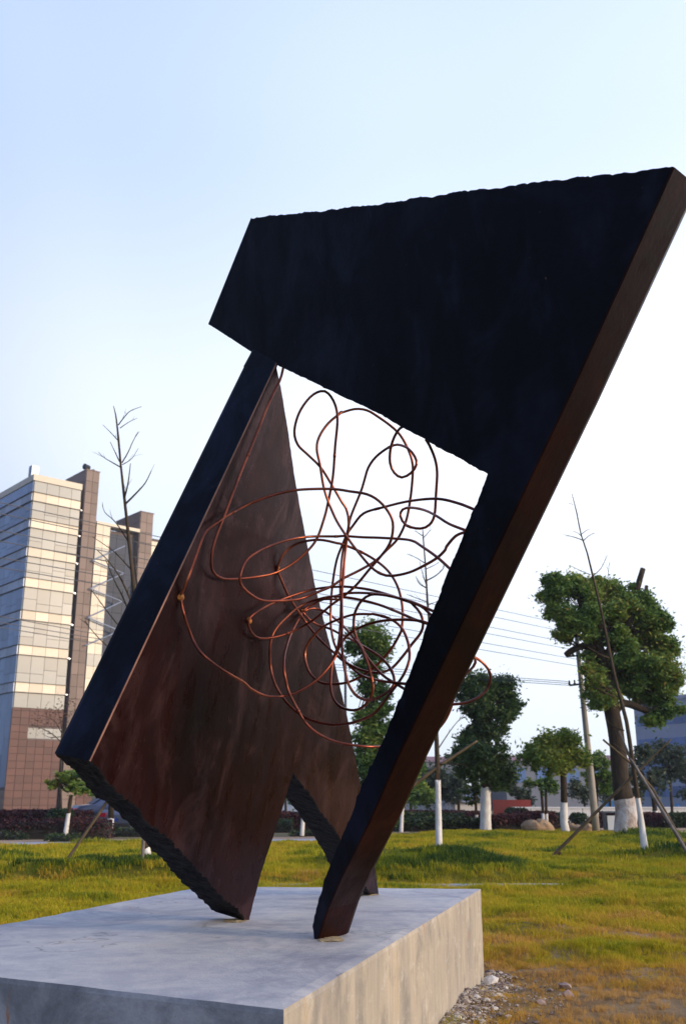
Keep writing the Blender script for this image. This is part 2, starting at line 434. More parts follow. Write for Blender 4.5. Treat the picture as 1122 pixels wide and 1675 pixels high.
# ------------------------------------------------------------------ sculpture
SCU = empty('sculpture', (-.2, 5.3, TZ), label='tall abstract sculpture of two dark slanted steel plates joined by a tangle of copper tube', cat='sculpture')
SCI = Matrix.Translation(-SCU.location)
def plate(name, segs, P, n, thick, mats, label, back=1, worn=False):
    """segs: [(px, py, rough amount of the edge that starts here)]; the face lies in the plane (P, n), thickness goes along n*back."""
    pts = []; amp = []; N = len(segs)
    for i in range(N):
        x, y, r = segs[i]; x2, y2, _ = segs[(i + 1) % N]
        a, b = onp(x, y, P, n), onp(x2, y2, P, n)
        k = max(1, int((b - a).length / (.012 if r else .10)))
        for j in range(k):
            pts.append(a.lerp(b, j / k)); amp.append(r if j else min(r, segs[i - 1][2]) if False else r * (0 if j == 0 else 1))
    K = len(pts); nrm = n.normalized()
    cen = sum(pts, Vector()) / K
    out = []
    for i in range(K):
        t = (pts[(i + 1) % K] - pts[i - 1]).normalized(); out.append(t.cross(nrm))
    area = sum((pts[i] - cen).cross(pts[(i + 1) % K] - cen).dot(nrm) for i in range(K))
    sg = 1 if area > 0 else -1
    L = 13; V = []; F = []; MI = []
    for l in range(L):
        u = (0, .0055 / thick, *[q / 11 for q in range(1, 11)], 1)[l]
        for i in range(K):
            p = pts[i] + nrm * (back * thick * u)
            if amp[i]:
                q = pts[i]
                # ridges of the cutting flame run across the thickness, skewed
                s1 = mn.noise(Vector((q.x * 26 + u * 2.2, q.y * 26, q.z * 26 + u * 2.0)))
                s2 = mn.noise(Vector((q.x * 7, q.y * 7, q.z * 7 + u * .8)))
                s3 = mn.noise(Vector((q.x * 70, q.y * 70, q.z * 70 + u * 9)))
                d = amp[i] * (.55 * s1 + .7 * s2 + .35 * s3)
                p = p + out[i] * (sg * d)
            if l in (0, L - 1): p = p - out[i] * (sg * .0045)
            V.append(p)
    for l in range(L - 1):
        for i in range(K):
            j = (i + 1) % K
            F.append((l * K + i, l * K + j, (l + 1) * K + j, (l + 1) * K + i)); MI.append(1 if (amp[i] or amp[j]) else (3 if l == 0 and worn else 2))
    for l in (0, L - 1):
        tri = tessellate_polygon([[V[l * K + i] for i in range(K)]])
        for tr in tri: F.append(tuple(l * K + q for q in tr)); MI.append(0)
    me = bpy.data.meshes.new(name); me.from_pydata([tuple(SCI @ p) for p in V], [], F)
    for mm in mats: me.materials.append(mm)
    me.polygons.foreach_set('material_index', MI)
    bm = bmesh.new(); bm.from_mesh(me); bmesh.ops.recalc_face_normals(bm, faces=bm.faces); bm.to_mesh(me); bm.free()
    return link(name, me, SCU, label=label)
tzr, tilt = R(44), R(5)
nA = Vector((math.sin(tzr) * math.cos(tilt), math.cos(tzr) * math.cos(tilt), math.sin(tilt)))
FA = onz(522, 1537, TZ)
rA = .012
A = [(519, 1541, 0), (536, 1488, 0), (557, 1440, 0), (604, 1346, 0), (649, 1243, 0), (935, 640, 0), (1064, 357, 0), (1102, 273, rA),
     (960, 287, rA), (775, 310, rA), (600, 335, rA), (410, 356, 0), (340, 530, .003), (405, 572, .004), (465, 603, .006), (617, 676, .007), (706, 726, .008), (796, 775, rA),
     (781, 815, rA), (759, 868, rA), (727, 945, rA), (703, 1006, rA), (684, 1063, rA), (660, 1126, rA), (624, 1213, rA), (590, 1283, rA),
     (566, 1350, rA), (542, 1405, rA), (529, 1438, rA), (513, 1498, rA), (510, 1516, .006), (514, 1541, 0)]
plate('steel_plate', A, FA, nA, .21, [M['steel_blue'], M['steel_cut'], M['steel_red']], 'upper blackened steel plate with a broad head and one long slanted leg')
B1, B2 = onz(407, 1505, TZ), onz(620, 1462, TZ)
Pt = onp(450, 597, FA, nA) + nA * .05
nB = (B2 - B1).cross(Pt - B1).normalized()
if nB.x < 0: nB = -nB
rB = .022
Bo = [(148, 1245, 0), (472, 553, 0), (470, 570, 0), (452, 598, .004), (460, 632, .005), (472, 704, .005), (482, 776, .005), (499, 868, .005), (516, 957, .005), (542, 1060, .005), (569, 1174, .005),
      (590, 1281, .005), (601, 1350, .005), (613, 1415, .005), (620, 1464, 0), (606, 1464, rB * .6), (555, 1371, rB * .6), (480, 1265, .006), (458, 1337, .006), (428, 1427, .006), (408, 1506, 0), (400, 1506, rB),
      (360, 1464, rB), (315, 1417, rB), (270, 1368, rB), (210, 1314, rB)]
plate('steel_plate', Bo, B1, nB, .205, [M['steel_brown'], M['steel_cut'], M['steel_blue'], noisy('worn_edge', (.10, .035, .02), (.40, .20, .13), 5, .4, .2, .002)], 'lower brown steel plate tapering up to a point with a notch between two feet', back=-1, worn=True)

# ---- copper tube tangle, traced in the space between the two plates
def depth_of(p): return (p - CAM).y
def wire_Y(x, y):
    pB = onp(x, y, B1, nB); pA = onp(min(max(x, 640), 800), y, FA, nA)
    t = sstep(300, 760, x)
    yb = pB.y if 0 < pB.y < 9 else 5.2
    base = min(yb, 5.3) * (1 - t) + (pA.y + .30) * t
    lim = yb - .05 if x < 640 else 99
    return base, lim
ORG = {1: (280, 580, 4.007), 2: (540, 620, 4.007), 3: (280, 840, 4.007), 4: (540, 820, 4.675), 5: (540, 980, 4.675), 6: (380, 1000, 4.315), 0: (0, 0, 1)}
WIRES = [
 [(1, 737, 70), (1, 733, 95), (1, 712, 170), (1, 640, 320), (1, 540, 570), (1, 450, 790), (1, 360, 1030), (3, 290, 170), (3, 265, 290), (3, 272, 375), (3, 320, 420), (3, 400, 430), (3, 560, 415), (3, 690, 385), (3, 820, 310), (3, 940, 190), (3, 1000, 40), (1, 1030, 960), (1, 1060, 800), (1, 1075, 600), (1, 1090, 430), (1, 1075, 330), (1, 1030, 255), (1, 980, 240), (1, 910, 280), (1, 840, 380), (1, 808, 500), (1, 830, 590), (1, 900, 660), (1, 980, 740), (1, 1050, 850), (1, 1120, 970), (2, 105, 850), (2, 122, 930), (2, 115, 1000), (4, 110, 450), (4, 100, 600), (4, 85, 760), (4, 80, 900), (5, 75, 240), (5, 60, 360), (5, 28, 440), (5, 8, 560), (5, 5, 680), (5, 30, 770), (5, 90, 830), (5, 180, 850), (5, 250, 825), (5, 310, 750), (5, 327, 680), (5, 315, 590), (5, 280, 470), (5, 220, 350), (5, 110, 215), (5, 0, 120), (3, 990, 635), (3, 930, 620), (3, 862, 643)],
 [(3, 62, 545), (3, 85, 490), (3, 120, 400), (3, 160, 290), (3, 215, 140), (3, 260, 90), (3, 330, 40), (1, 360, 1060), (1, 500, 985), (1, 640, 930), (1, 750, 900), (1, 850, 885), (1, 1000, 880), (1, 1100, 885), (2, 120, 735), (2, 240, 755), (2, 320, 800), (2, 380, 870), (2, 410, 940), (2, 405, 1030), (4, 440, 350), (4, 370, 440), (4, 300, 520), (4, 200, 640), (4, 110, 720), (4, 0, 800), (3, 930, 700), (3, 800, 770), (3, 680, 810), (3, 570, 815), (3, 515, 760), (3, 508, 700), (3, 540, 660), (3, 640, 600), (3, 760, 550), (3, 900, 505), (3, 1010, 485), (3, 1110, 480), (4, 150, 655), (4, 300, 675), (4, 450, 715), (4, 560, 755), (4, 690, 800), (4, 760, 860), (4, 800, 890)],
 [(3, 62, 550), (3, 75, 620), (3, 110, 740), (3, 180, 890), (3, 300, 1000), (3, 480, 1110), (6, 120, 540), (6, 230, 595), (6, 340, 600), (6, 450, 575), (6, 590, 490), (6, 690, 380), (6, 740, 290), (6, 768, 180), (6, 777, 60), (4, 78, 700), (4, 82, 560), (4, 92, 420), (4, 115, 300), (4, 140, 200), (4, 160, 110), (2, 200, 740), (2, 225, 660), (2, 250, 580), (2, 300, 510), (2, 380, 450), (2, 440, 430), (2, 510, 455), (2, 555, 510), (2, 565, 560), (2, 530, 615), (2, 470, 645), (2, 420, 615), (2, 392, 550), (2, 395, 460), (2, 420, 380), (2, 455, 325), (2, 500, 300)],
 [(2, 960, 862), (2, 840, 815), (2, 700, 785), (2, 520, 800), (2, 350, 840), (2, 220, 880), (2, 150, 960), (4, 130, 250), (4, 95, 330), (4, 50, 450), (4, 20, 620), (4, 5, 800), (4, 5, 950), (5, 10, 240), (5, 25, 320), (5, 60, 400), (5, 130, 490), (5, 230, 575), (5, 360, 620), (5, 500, 640), (5, 600, 650)],
 [(2, 625, 395), (2, 650, 435), (2, 685, 520), (2, 700, 610), (2, 693, 750), (2, 683, 890), (2, 650, 955), (2, 590, 980), (2, 500, 960), (2, 460, 900), (2, 475, 855), (2, 530, 843), (2, 620, 860), (2, 700, 900), (2, 780, 950), (2, 895, 995)],
 [(2, 890, 1000), (2, 820, 1030), (2, 760, 1100), (4, 880, 370), (4, 820, 430), (4, 720, 490), (4, 600, 545), (4, 470, 570), (4, 390, 555), (4, 310, 500), (4, 200, 370), (4, 120, 260), (4, 50, 150), (4, 0, 40), (1, 1035, 980), (1, 1000, 870), (1, 975, 720), (1, 955, 620), (1, 970, 540), (1, 1030, 450), (1, 1120, 375), (2, 60, 225), (2, 160, 197), (2, 240, 205), (2, 310, 245), (2, 400, 310), (2, 460, 370), (2, 510, 460), (2, 540, 560), (2, 535, 700), (2, 515, 850), (2, 490, 950), (2, 440, 1050), (4, 430, 375), (4, 340, 460), (4, 220, 530), (4, 100, 590), (4, 10, 650), (3, 960, 515), (3, 840, 560), (3, 720, 572), (3, 600, 570), (3, 520, 530), (3, 455, 460), (3, 460, 380), (3, 490, 310), (3, 550, 260), (3, 640, 215), (3, 760, 175), (3, 900, 152), (3, 1090, 150), (4, 100, 265), (4, 250, 275), (4, 400, 280), (4, 610, 297), (4, 700, 345), (4, 820, 430), (4, 930, 530)],
 [(3, 695, 362), (3, 710, 320), (3, 740, 260), (3, 820, 200), (3, 920, 175), (3, 1000, 175), (3, 1090, 195), (4, 80, 325), (4, 200, 370), (4, 330, 440), (4, 440, 530), (4, 510, 640), (4, 545, 760), (4, 555, 880), (4, 545, 980), (5, 535, 260), (5, 480, 360), (5, 400, 460), (5, 320, 535), (5, 220, 600), (5, 120, 640), (5, 0, 650), (6, 620, 500), (6, 550, 440), (6, 515, 340), (6, 520, 260), (6, 560, 190), (6, 640, 110), (6, 740, 60), (6, 860, 22), (6, 980, 20), (4, 330, 862), (4, 450, 895), (4, 540, 960), (5, 585, 300), (5, 603, 380), (5, 605, 460), (5, 570, 560), (5, 520, 640), (5, 440, 745), (5, 340, 870), (5, 220, 930), (5, 120, 955), (5, 0, 960), (6, 580, 775), (6, 490, 735), (6, 390, 650), (6, 310, 530), (6, 270, 390), (6, 270, 220), (6, 310, 120), (6, 395, 30), (3, 840, 610), (3, 970, 560), (3, 1090, 538), (4, 100, 707), (4, 220, 700), (4, 400, 712), (4, 540, 745), (4, 640, 775), (4, 810, 850)],
 [(3, 695, 365), (3, 720, 430), (3, 775, 550), (3, 860, 680), (3, 960, 810), (3, 1070, 915), (6, 790, 355), (6, 900, 410), (6, 990, 430), (5, 400, 560), (5, 480, 520), (5, 560, 430), (5, 620, 350), (5, 690, 260), (5, 710, 190), (5, 690, 110), (5, 640, 50), (4, 600, 765), (4, 500, 735), (4, 400, 715), (4, 310, 715), (4, 240, 760), (4, 190, 850), (4, 180, 950), (4, 200, 1040), (5, 240, 370), (5, 300, 470), (5, 400, 580), (5, 490, 640), (5, 590, 700)],
 [(3, 862, 645), (3, 900, 690), (3, 960, 730), (3, 1040, 755), (3, 1110, 790), (5, 130, 290), (5, 250, 360), (5, 380, 440), (5, 460, 530), (5, 490, 620), (5, 470, 680), (5, 400, 735), (5, 300, 773), (5, 210, 745), (5, 150, 670), (5, 120, 580), (5, 95, 430), (5, 90, 300), (5, 90, 150), (4, 90, 700), (4, 100, 560), (4, 115, 400), (4, 128, 290), (4, 142, 200), (4, 138, 110)],
 [(3, 858, 648), (3, 830, 700), (3, 780, 800), (3, 745, 920), (3, 740, 1020), (3, 755, 1110), (6, 400, 570), (6, 460, 690), (6, 520, 790), (6, 600, 860), (6, 700, 910), (6, 850, 945), (6, 1025, 955), (0, 670, 1217), (0, 705, 1202), (0, 726, 1181), (0, 738, 1156), (0, 745, 1130), (0, 760, 1105), (0, 774, 1090), (0, 777, 1078), (0, 765, 1062)],
 [(0, 708, 1152), (0, 742, 1152), (0, 770, 1147), (0, 793, 1131), (0, 802, 1107), (0, 793, 1088), (0, 774, 1074), (0, 742, 1062)],
 [(3, 860, 645), (3, 895, 612), (3, 940, 590), (3, 1000, 562), (3, 1090, 562), (4, 30, 728), (4, 130, 735), (4, 260, 760), (4, 400, 800), (4, 560, 865), (4, 650, 905), (4, 770, 945)],
 [(5, 760, 190), (5, 690, 168), (5, 600, 158), (5, 450, 160), (5, 330, 180), (5, 220, 220), (5, 130, 280), (5, 80, 350), (5, 30, 450)],
]
ENDFIX = {(3, 62): 'B', (3, 695): 'B', (3, 862): 'B', (3, 858): 'B', (3, 860): 'B'}
for wi, W in enumerate(WIRES):
    pts = []
    N = len(W)
    P2d = [Vector((ORG[a][0] + x / ORG[a][2], ORG[a][1] + y / ORG[a][2], 0)) for a, x, y in W]
    # drop points that double back where two traced crops meet
    Q = [P2d[0]]; tags = [W[0]]
    for i in range(1, N):
        if (P2d[i] - Q[-1]).length > 3.0: Q.append(P2d[i]); tags.append(W[i])
    Q = catmull(Q, 6)
    K = len(Q)
    for i, q in enumerate(Q):
        base, lim = wire_Y(q.x, q.y)
        s = i * 6 / 230.0
        e = min(1, i / 14, (K - 1 - i) / 14)
        off = (.20 * math.sin(s * 1.7 + wi * 1.9) + .12 * math.sin(s * 3.1 + wi)) * e
        Y = base + off
        a, x0, _y = W[0] if i < K / 2 else W[-1]
        onB = (a, x0) in ENDFIX
        d = i if i < K / 2 else K - 1 - i
        if onB and d < 16:
            yb = onp(q.x, q.y, B1, nB).y
            t = d / 16; t = t * t * (3 - 2 * t); Y = (yb - .012) * (1 - t) + Y * t
        elif not onB and d < 16 and q.x > 600:
            ya = onp(q.x, q.y, FA, nA).y + .13
            t = d / 16; t = t * t * (3 - 2 * t); Y = ya * (1 - t) + Y * t
        if wi in (9, 10) and q.x > 600: Y += .34 * sstep(600, 690, q.x)
        if lim < 90: Y = min(Y, lim + (0.04 if onB and d < 3 else 0))
        pts.append(Y)
    Ys = np.array(pts)
    for _ in range(3): Ys[1:-1] = (Ys[:-2] + Ys[1:-1] * 2 + Ys[2:]) / 4
    P = [SCI @ at(q.x, q.y, Y) for q, Y in zip(Q, Ys)]
    b = MB(); b.tube(P, .0068, 8)
    # swaged joints on the tube
    for jn in range(25, len(P) - 6, 83):
        b.tube([P[jn], P[jn + 1]], .0078, 8)
    b.build('copper_tube', M['copper'], SCU, smooth=True)
for (x, y, s) in ((295, 975, .75), (407, 1014, .7), (453.5, 930, .5), (494, 1000, .45)):
    p = onp(x, y, B1, nB) + nB * .004
    bm = bmesh.new(); bmesh.ops.create_icosphere(bm, subdivisions=3, radius=.02 * s)
    for vt in bm.verts:
        vt.co *= 1 + .5 * mn.noise(vt.co * 60 + Vector((x, 0, 0)))
        vt.co.z *= 1.5
        vt.co += SCI @ p
    me = bpy.data.meshes.new('weld_bead'); bm.to_mesh(me); bm.free(); me.materials.append(M['weld'])
    link('weld_bead', me, SCU)
# pale grout left round the feet
for (x, y, rx) in ((541, 1537, .055), (385, 1506, .06), (607, 1463, .05)):
    p = onz(x, y, TZ); bm = bmesh.new(); bmesh.ops.create_icosphere(bm, subdivisions=3, radius=1)
    for vt in bm.verts:
        n = mn.noise(vt.co * 2.2 + Vector((x, 0, 0)))
        vt.co = SCI @ (p + Vector((vt.co.x * rx * (1 + .5 * n), vt.co.y * rx * 1.6 * (1 + .5 * n), max(-.004, vt.co.z * .005 * (1 + n)))))
    me = bpy.data.meshes.new('grout'); bm.to_mesh(me); bm.free()
    me.materials.append(noisy('yellow_grout', (.30, .22, .12), (.52, .42, .26), 30, .9, .6, .01))
    link('grout', me, SCU)

# ------------------------------------------------------------------ foliage and trees
NPR = np.random.RandomState(11)
def leaf_mesh(name, centers, size, material, tintbias=0, flat=.0, core=None):
    """centers (N,3): one folded leaf card (2 triangles pairs) at each"""
    N = len(centers)
    a = NPR.normal(size=(N, 3)); a[:, 2] *= .6; a /= np.linalg.norm(a, axis=1)[:, None]
    b = NPR.normal(size=(N, 3)); b -= a * (a * b).sum(1)[:, None]; b /= np.linalg.norm(b, axis=1)[:, None]
    s = size * (.6 + .8 * NPR.rand(N))[:, None]
    V = np.empty((N, 4, 3))
    V[:, 0] = centers - a * s; V[:, 1] = centers - b * s * .45 ; V[:, 2] = centers + a * s; V[:, 3] = centers + b * s * .45
    me = bpy.data.meshes.new(name)
    me.vertices.add(N * 4); me.vertices.foreach_set('co', V.ravel())
    me.loops.add(N * 4); me.loops.foreach_set('vertex_index', np.arange(N * 4))
    me.polygons.add(N); me.polygons.foreach_set('loop_start', np.arange(N) * 4); me.polygons.foreach_set('loop_total', np.full(N, 4))
    t = np.clip(NPR.rand(N) * .62 + tintbias + .18 * np.sin(centers[:, 0] * 2.3 + centers[:, 2] * 1.7), 0, 1)
    t = np.where(NPR.rand(N) < .012, 1.0, t)
    at2 = me.attributes.new('tint', 'FLOAT', 'POINT'); at2.data.foreach_set('value', np.repeat(t, 4))
    me.materials.append(material); me.update(calc_edges=True); return me
def lobe_points(lobes, dens, clump=.35, gap=.25, seed=0):
    """points in clumps spread through ellipsoid lobes [(centre, (rx, ry, rz))]"""
    out = []
    for c, r in lobes:
        vol = 4.19 * r[0] * r[1] * r[2]
        nclump = max(9, int(vol ** .8 * 44))
        cc_ = []
        while len(cc_) < nclump:
            p = NPR.normal(size=3); p /= np.linalg.norm(p); rad = NPR.rand() ** .42
            q = p * rad * .92
            if mn.noise(Vector((q[0] * r[0] * 1.5 + c.x, q[1] * r[1] * 1.5 + c.y, q[2] * r[2] * 1.5 + seed))) < -gap and rad > .45: continue
            cc_.append(np.array(c) + q * np.array(r))
        n = max(200, int(dens * vol ** .8))
        per = max(1, n // nclump)
        for q in cc_:
            k = int(per * (.6 + .8 * NPR.rand()))
            sc = clump * (.5 + .7 * NPR.rand()) * (min(r) ** .5)
            d = NPR.normal(size=(k, 3)); d /= np.maximum(1e-6, np.linalg.norm(d, axis=1))[:, None]
            d *= (NPR.rand(k, 1) ** .5) * sc * np.where(NPR.rand(k, 1) < .10, 1.9, 1.0); d[:, 2] *= .75
            out.append(q + d)
    return np.concatenate(out)
def pl(L, Y):                                # lobes given in photo pixels at distance Y
    out = []
    for q in L:
        x, y, rx, ry = q[:4]; dY = q[4] if len(q) > 4 else 0
        c = at(x, y, Y + dY); k = px(Y + dY)
        out.append((c, (rx * k, max(rx, ry) * k * .85, ry * k)))
    return out
def trunkmesh(b, pts, Y, white_y=None, n=10, wob=.12):
    """pts: (px, py, radius px[, dY]); below photo row white_y the bark is whitewashed (slot 1)"""
    P = [at(q[0], q[1], Y + (q[3] if len(q) > 3 else 0)) for q in pts]; Rr = [q[2] * px(Y) for q in pts]
    if white_y is not None:
        zc = at(pts[0][0], white_y, Y).z
        for i in range(len(P) - 1):
            if P[i].z < zc <= P[i + 1].z:
                t = (zc - P[i].z) / (P[i + 1].z - P[i].z)
                P.insert(i + 1, P[i].lerp(P[i + 1], t)); Rr.insert(i + 1, Rr[i] * (1 - t) + Rr[i + 1] * t); k = i + 1; break
        low = catmull(P[:k + 1], .25); hi = catmull(P[k:], .3)
        def rads(Pn, Po, Ro):
            z = [p.z for p in Po]; return [float(np.interp(p.z, z, Ro)) for p in Pn]
        n2 = n * 2
        b.tube(low, rads(low, P[:k + 1], [r * 1.05 for r in Rr[:k + 1]]), n2, 1, False, wob)
        for q in range(len(b.v) - n2, len(b.v)):
            vx = b.v[q]; b.v[q] = (vx[0], vx[1], vx[2] + (.05 * mn.noise(Vector(vx) * 9) - .01) * min(1, Rr[0] / .12 + .3))
        dn = (low[-2] - low[-1]).normalized() * .16; hi = [low[-1] + dn] + hi
        b.tube(hi, rads(hi, P[k:], Rr[k:]), n, 0, True, wob)
    else:
        C = catmull(P, .3); L = [0]
        for i in range(1, len(P)): L.append(L[-1] + (P[i] - P[i - 1]).length)
        Lc = [0]
        for i in range(1, len(C)): Lc.append(Lc[-1] + (C[i] - C[i - 1]).length)
        b.tube(C, [float(np.interp(l / max(Lc[-1], 1e-6) * L[-1], L, Rr)) for l in Lc], n, 0, True, wob)
def tree(name, label, cat, Y, trunks, limbs, lobes, dens, leaf, lm, white_y=None, group=None, clump=.35, gap=.2, bias=0, wmat='whitewash', bark='bark', foot=None):
    t = empty(name, foot or at(trunks[0][0][0], trunks[0][0][1], Y), label=label, cat=cat, group=group)
    inv = -t.location
    b = MB()
    for tr in trunks: trunkmesh(b, tr, Y, white_y)
    me = b.mesh('trunk', [M[bark], M[wmat]], True); me.transform(Matrix.Translation(inv)); link('trunk', me, t)
    if limbs:
        for lb in limbs:
            b = MB(); trunkmesh(b, lb, Y, None, 8); me = b.mesh('limb', M[bark], True)
            me.transform(Matrix.Translation(inv)); link('limb', me, t)
    if lobes:
        LB = pl(lobes, Y)
        pts = lobe_points(LB, dens, clump, gap, Y)
        me = leaf_mesh('crown', pts, leaf, M[lm], bias); me.transform(Matrix.Translation(inv)); link('crown', me, t)
        # twigs reach from the trunk top into each lobe
        b = MB(); top = at(trunks[0][-1][0], trunks[0][-1][1], Y)
        for c, r in LB:
            for k in range(4):
                q = NPR.normal(size=3); q /= np.linalg.norm(q)
                e = c + Vector((q[0] * r[0], q[1] * r[1], q[2] * r[2])) * .75
                s = c.lerp(top, .5)
                b.tube([s, s.lerp(e, .5) + Vector((0, 0, .08)), e], [.035, .02, .008], 5)
        me = b.mesh('twigs', M[bark]); me.transform(Matrix.Translation(inv)); link('twigs', me, t, kind='stuff')
    return t

# big pruned camphor tree
tree('camphor_tree', 'large pruned evergreen tree with thick whitewashed trunk and sawn limb stubs above its crown', 'tree', 31.5,
     [[(1023, 1366, 19), (1023, 1345, 17.5), (1024, 1325, 17.5), (1019, 1302, 15.5), (1014, 1270, 14), (1009, 1215, 13), (1002, 1170, 13), (992, 1125, 11), (987, 1085, 10)]],
     [[(988, 1095, 10), (978, 1055, 9), (963, 1030, 7.5), (952, 995, 6), (945, 962, 4)],
      [(988, 1095, 9), (996, 1066, 8), (1018, 1036, 8), (1033, 1005, 7), (1041, 965, 5.5), (1051, 930, 4.5)],
      [(992, 1082, 7), (975, 1062, 6), (955, 1056, 6), (935, 1064, 5.5), (925, 1072, 5)],
      [(1003, 1165, 8), (1020, 1150, 7), (1042, 1157, 6), (1066, 1163, 5), (1092, 1146, 4)],
      [(1040, 990, 4), (1053, 975, 3.5), (1057, 958, 3)], [(963, 1032, 5), (948, 1040, 4), (940, 1020, 4), (942, 1000, 3)],
      [(1005, 1050, 4), (1012, 1000, 3), (1000, 960, 2)], [(1020, 1035, 4), (1060, 1015, 3), (1080, 1010, 2)]],
     [(905, 965, 33, 24), (940, 965, 38, 26, .5), (900, 1000, 24, 16), (925, 1015, 34, 24, -.4), (975, 975, 36, 28), (1010, 970, 34, 24, .4), (1042, 985, 30, 30), (918, 1042, 22, 12), (955, 1020, 26, 30, -.5),
      (1070, 1020, 30, 28), (1050, 1045, 32, 30, .6), (1085, 1055, 24, 26), (1080, 1095, 30, 26, -.4), (1050, 1090, 34, 26), (1090, 1135, 26, 24), (1060, 1130, 34, 24, .5), (1035, 1115, 26, 26), (1072, 1172, 24, 16), (1098, 1160, 20, 16),
      (975, 1100, 24, 22, -.5), (972, 1128, 22, 22), (985, 1148, 22, 15, -.3), (1010, 1120, 24, 22, .6), (995, 1020, 26, 30, .8), (1025, 1050, 28, 26, .7), (975, 1045, 24, 24, .6), (1000, 1090, 20, 22, .9), (1030, 1010, 26, 22, .9), (1065, 1000, 24, 24, .3), (985, 960, 26, 20, .2), (1095, 1110, 20, 30), (1018, 1075, 26, 22, -.6), (1010, 1045, 24, 20, -.5), (975, 1000, 28, 20, -.6), (1000, 1140, 18, 16, -.8), (1025, 1085, 30, 24, .3), (965, 1075, 14, 14, .2), (1000, 1000, 24, 18, -.4), (890, 975, 18, 18), (898, 950, 22, 14)],
     6800, .062, 'leaf', 1306, wmat='whitewash_worn', clump=.42, gap=.02, bias=.12)
# dark lobed tree
tree('evergreen_tree', 'dark dense evergreen tree with stacked rounded lobes and broad whitewashed trunk', 'tree', 36,
     [[(794, 1360, 9.2), (794, 1325, 8), (794, 1287, 7.4), (793, 1240, 6.5), (795, 1180, 7), (797, 1130, 4)]], [],
     [(785, 1125, 32, 27), (815, 1128, 32, 27, .5), (765, 1135, 24, 22), (838, 1150, 18, 18), (822, 1165, 28, 20), (775, 1158, 28, 18, -.4), (800, 1192, 34, 20), (765, 1205, 22, 18), (785, 1230, 44, 24, -.5), (810, 1245, 32, 26), (758, 1240, 24, 24), (795, 1265, 30, 18), (822, 1272, 26, 18), (770, 1262, 26, 16)],
     3000, .075, 'leaf_dark', 1288, clump=.5, gap=.3)
tree('pruned_tree', 'tall narrow evergreen tree pruned into a column of puffs, seen through the copper tangle', 'tree', 34,
     [[(612, 1362, 9), (610, 1290, 8), (608, 1200, 7), (610, 1100, 5), (606, 1050, 3)]], [],
     [(605, 1038, 36, 28), (590, 1060, 27, 24), (620, 1060, 26, 24), (600, 1092, 34, 20), (618, 1130, 24, 18), (596, 1125, 18, 14), (625, 1160, 24, 18), (600, 1172, 24, 16), (615, 1192, 30, 18), (596, 1212, 34, 20), (622, 1225, 24, 18), (598, 1250, 34, 24), (605, 1290, 38, 28), (632, 1300, 24, 26), (640, 1332, 14, 22)],
     2600, .072, 'leaf', 1310, clump=.5, gap=.25, bias=.05)
tree('round_tree', 'small round-headed evergreen with yellow-green leaves and slim whitewashed trunk beside the boulders', 'tree', 33,
     [[(926, 1364, 6.5), (922, 1345, 6), (922, 1312, 5.5), (921, 1270, 5), (918, 1225, 3)]],
     [[(921, 1270, 4), (900, 1240, 3), (880, 1228, 2)], [(921, 1268, 4), (940, 1240, 3), (955, 1232, 2)]],
     [(880, 1228, 26, 18), (905, 1212, 28, 20), (930, 1212, 26, 20), (900, 1240, 34, 18, -.4), (935, 1240, 30, 18), (952, 1248, 18, 14), (870, 1248, 20, 13), (915, 1258, 30, 12), (860, 1236, 14, 12), (920, 1235, 30, 22, .5)],
     2900, .07, 'leaf_yellow', 1312, clump=.5, gap=.2, bias=.22)
tree('twin_trunk_tree', 'low evergreen on two thin whitewashed trunks behind the flat boulder', 'tree', 42,
     [[(888, 1345, 2.6), (887, 1318, 2.4), (884, 1285, 2)], [(894, 1349, 2.6), (893, 1325, 2.3), (892, 1285, 2)]], [],
     [(893, 1283, 22, 16), (872, 1283, 14, 12), (905, 1290, 12, 10)], 1900, .075, 'leaf', 1331, clump=.3, gap=.1)
tree('pole_side_tree', 'yellow-green tree half hidden behind the concrete utility pole', 'tree', 44,
     [[(976, 1352, 3), (975, 1310, 2.6), (976, 1270, 2.4)]], [],
     [(978, 1245, 22, 18), (985, 1268, 20, 18), (965, 1272, 16, 14), (962, 1250, 12, 12), (990, 1290, 14, 16)], 1900, .08, 'leaf_yellow', 1325, clump=.3, gap=.2)
tree('young_evergreen', 'small evergreen sapling beside the dark lobed tree, thin white trunk', 'tree', 38,
     [[(780, 1359, 2.6), (779, 1335, 2.3), (777, 1300, 2)]], [],
     [(770, 1288, 17, 14), (785, 1295, 15, 13), (775, 1308, 15, 9)], 2000, .07, 'leaf_dark', 1334, clump=.28, gap=.1, bias=.1)
tree('orange_berry_tree', 'small round evergreen with orange fruit and leaning white trunk by the maroon hedge', 'tree', 30,
     [[(107, 1369, 4), (110, 1350, 3.6), (113, 1328, 3.2), (117, 1300, 3)]], [],
     [(108, 1278, 24, 16), (90, 1280, 14, 12), (132, 1283, 24, 14), (118, 1266, 26, 12), (150, 1292, 16, 8)], 2700, .065, 'leaf', 1329, clump=.26, gap=.15, bias=.12)
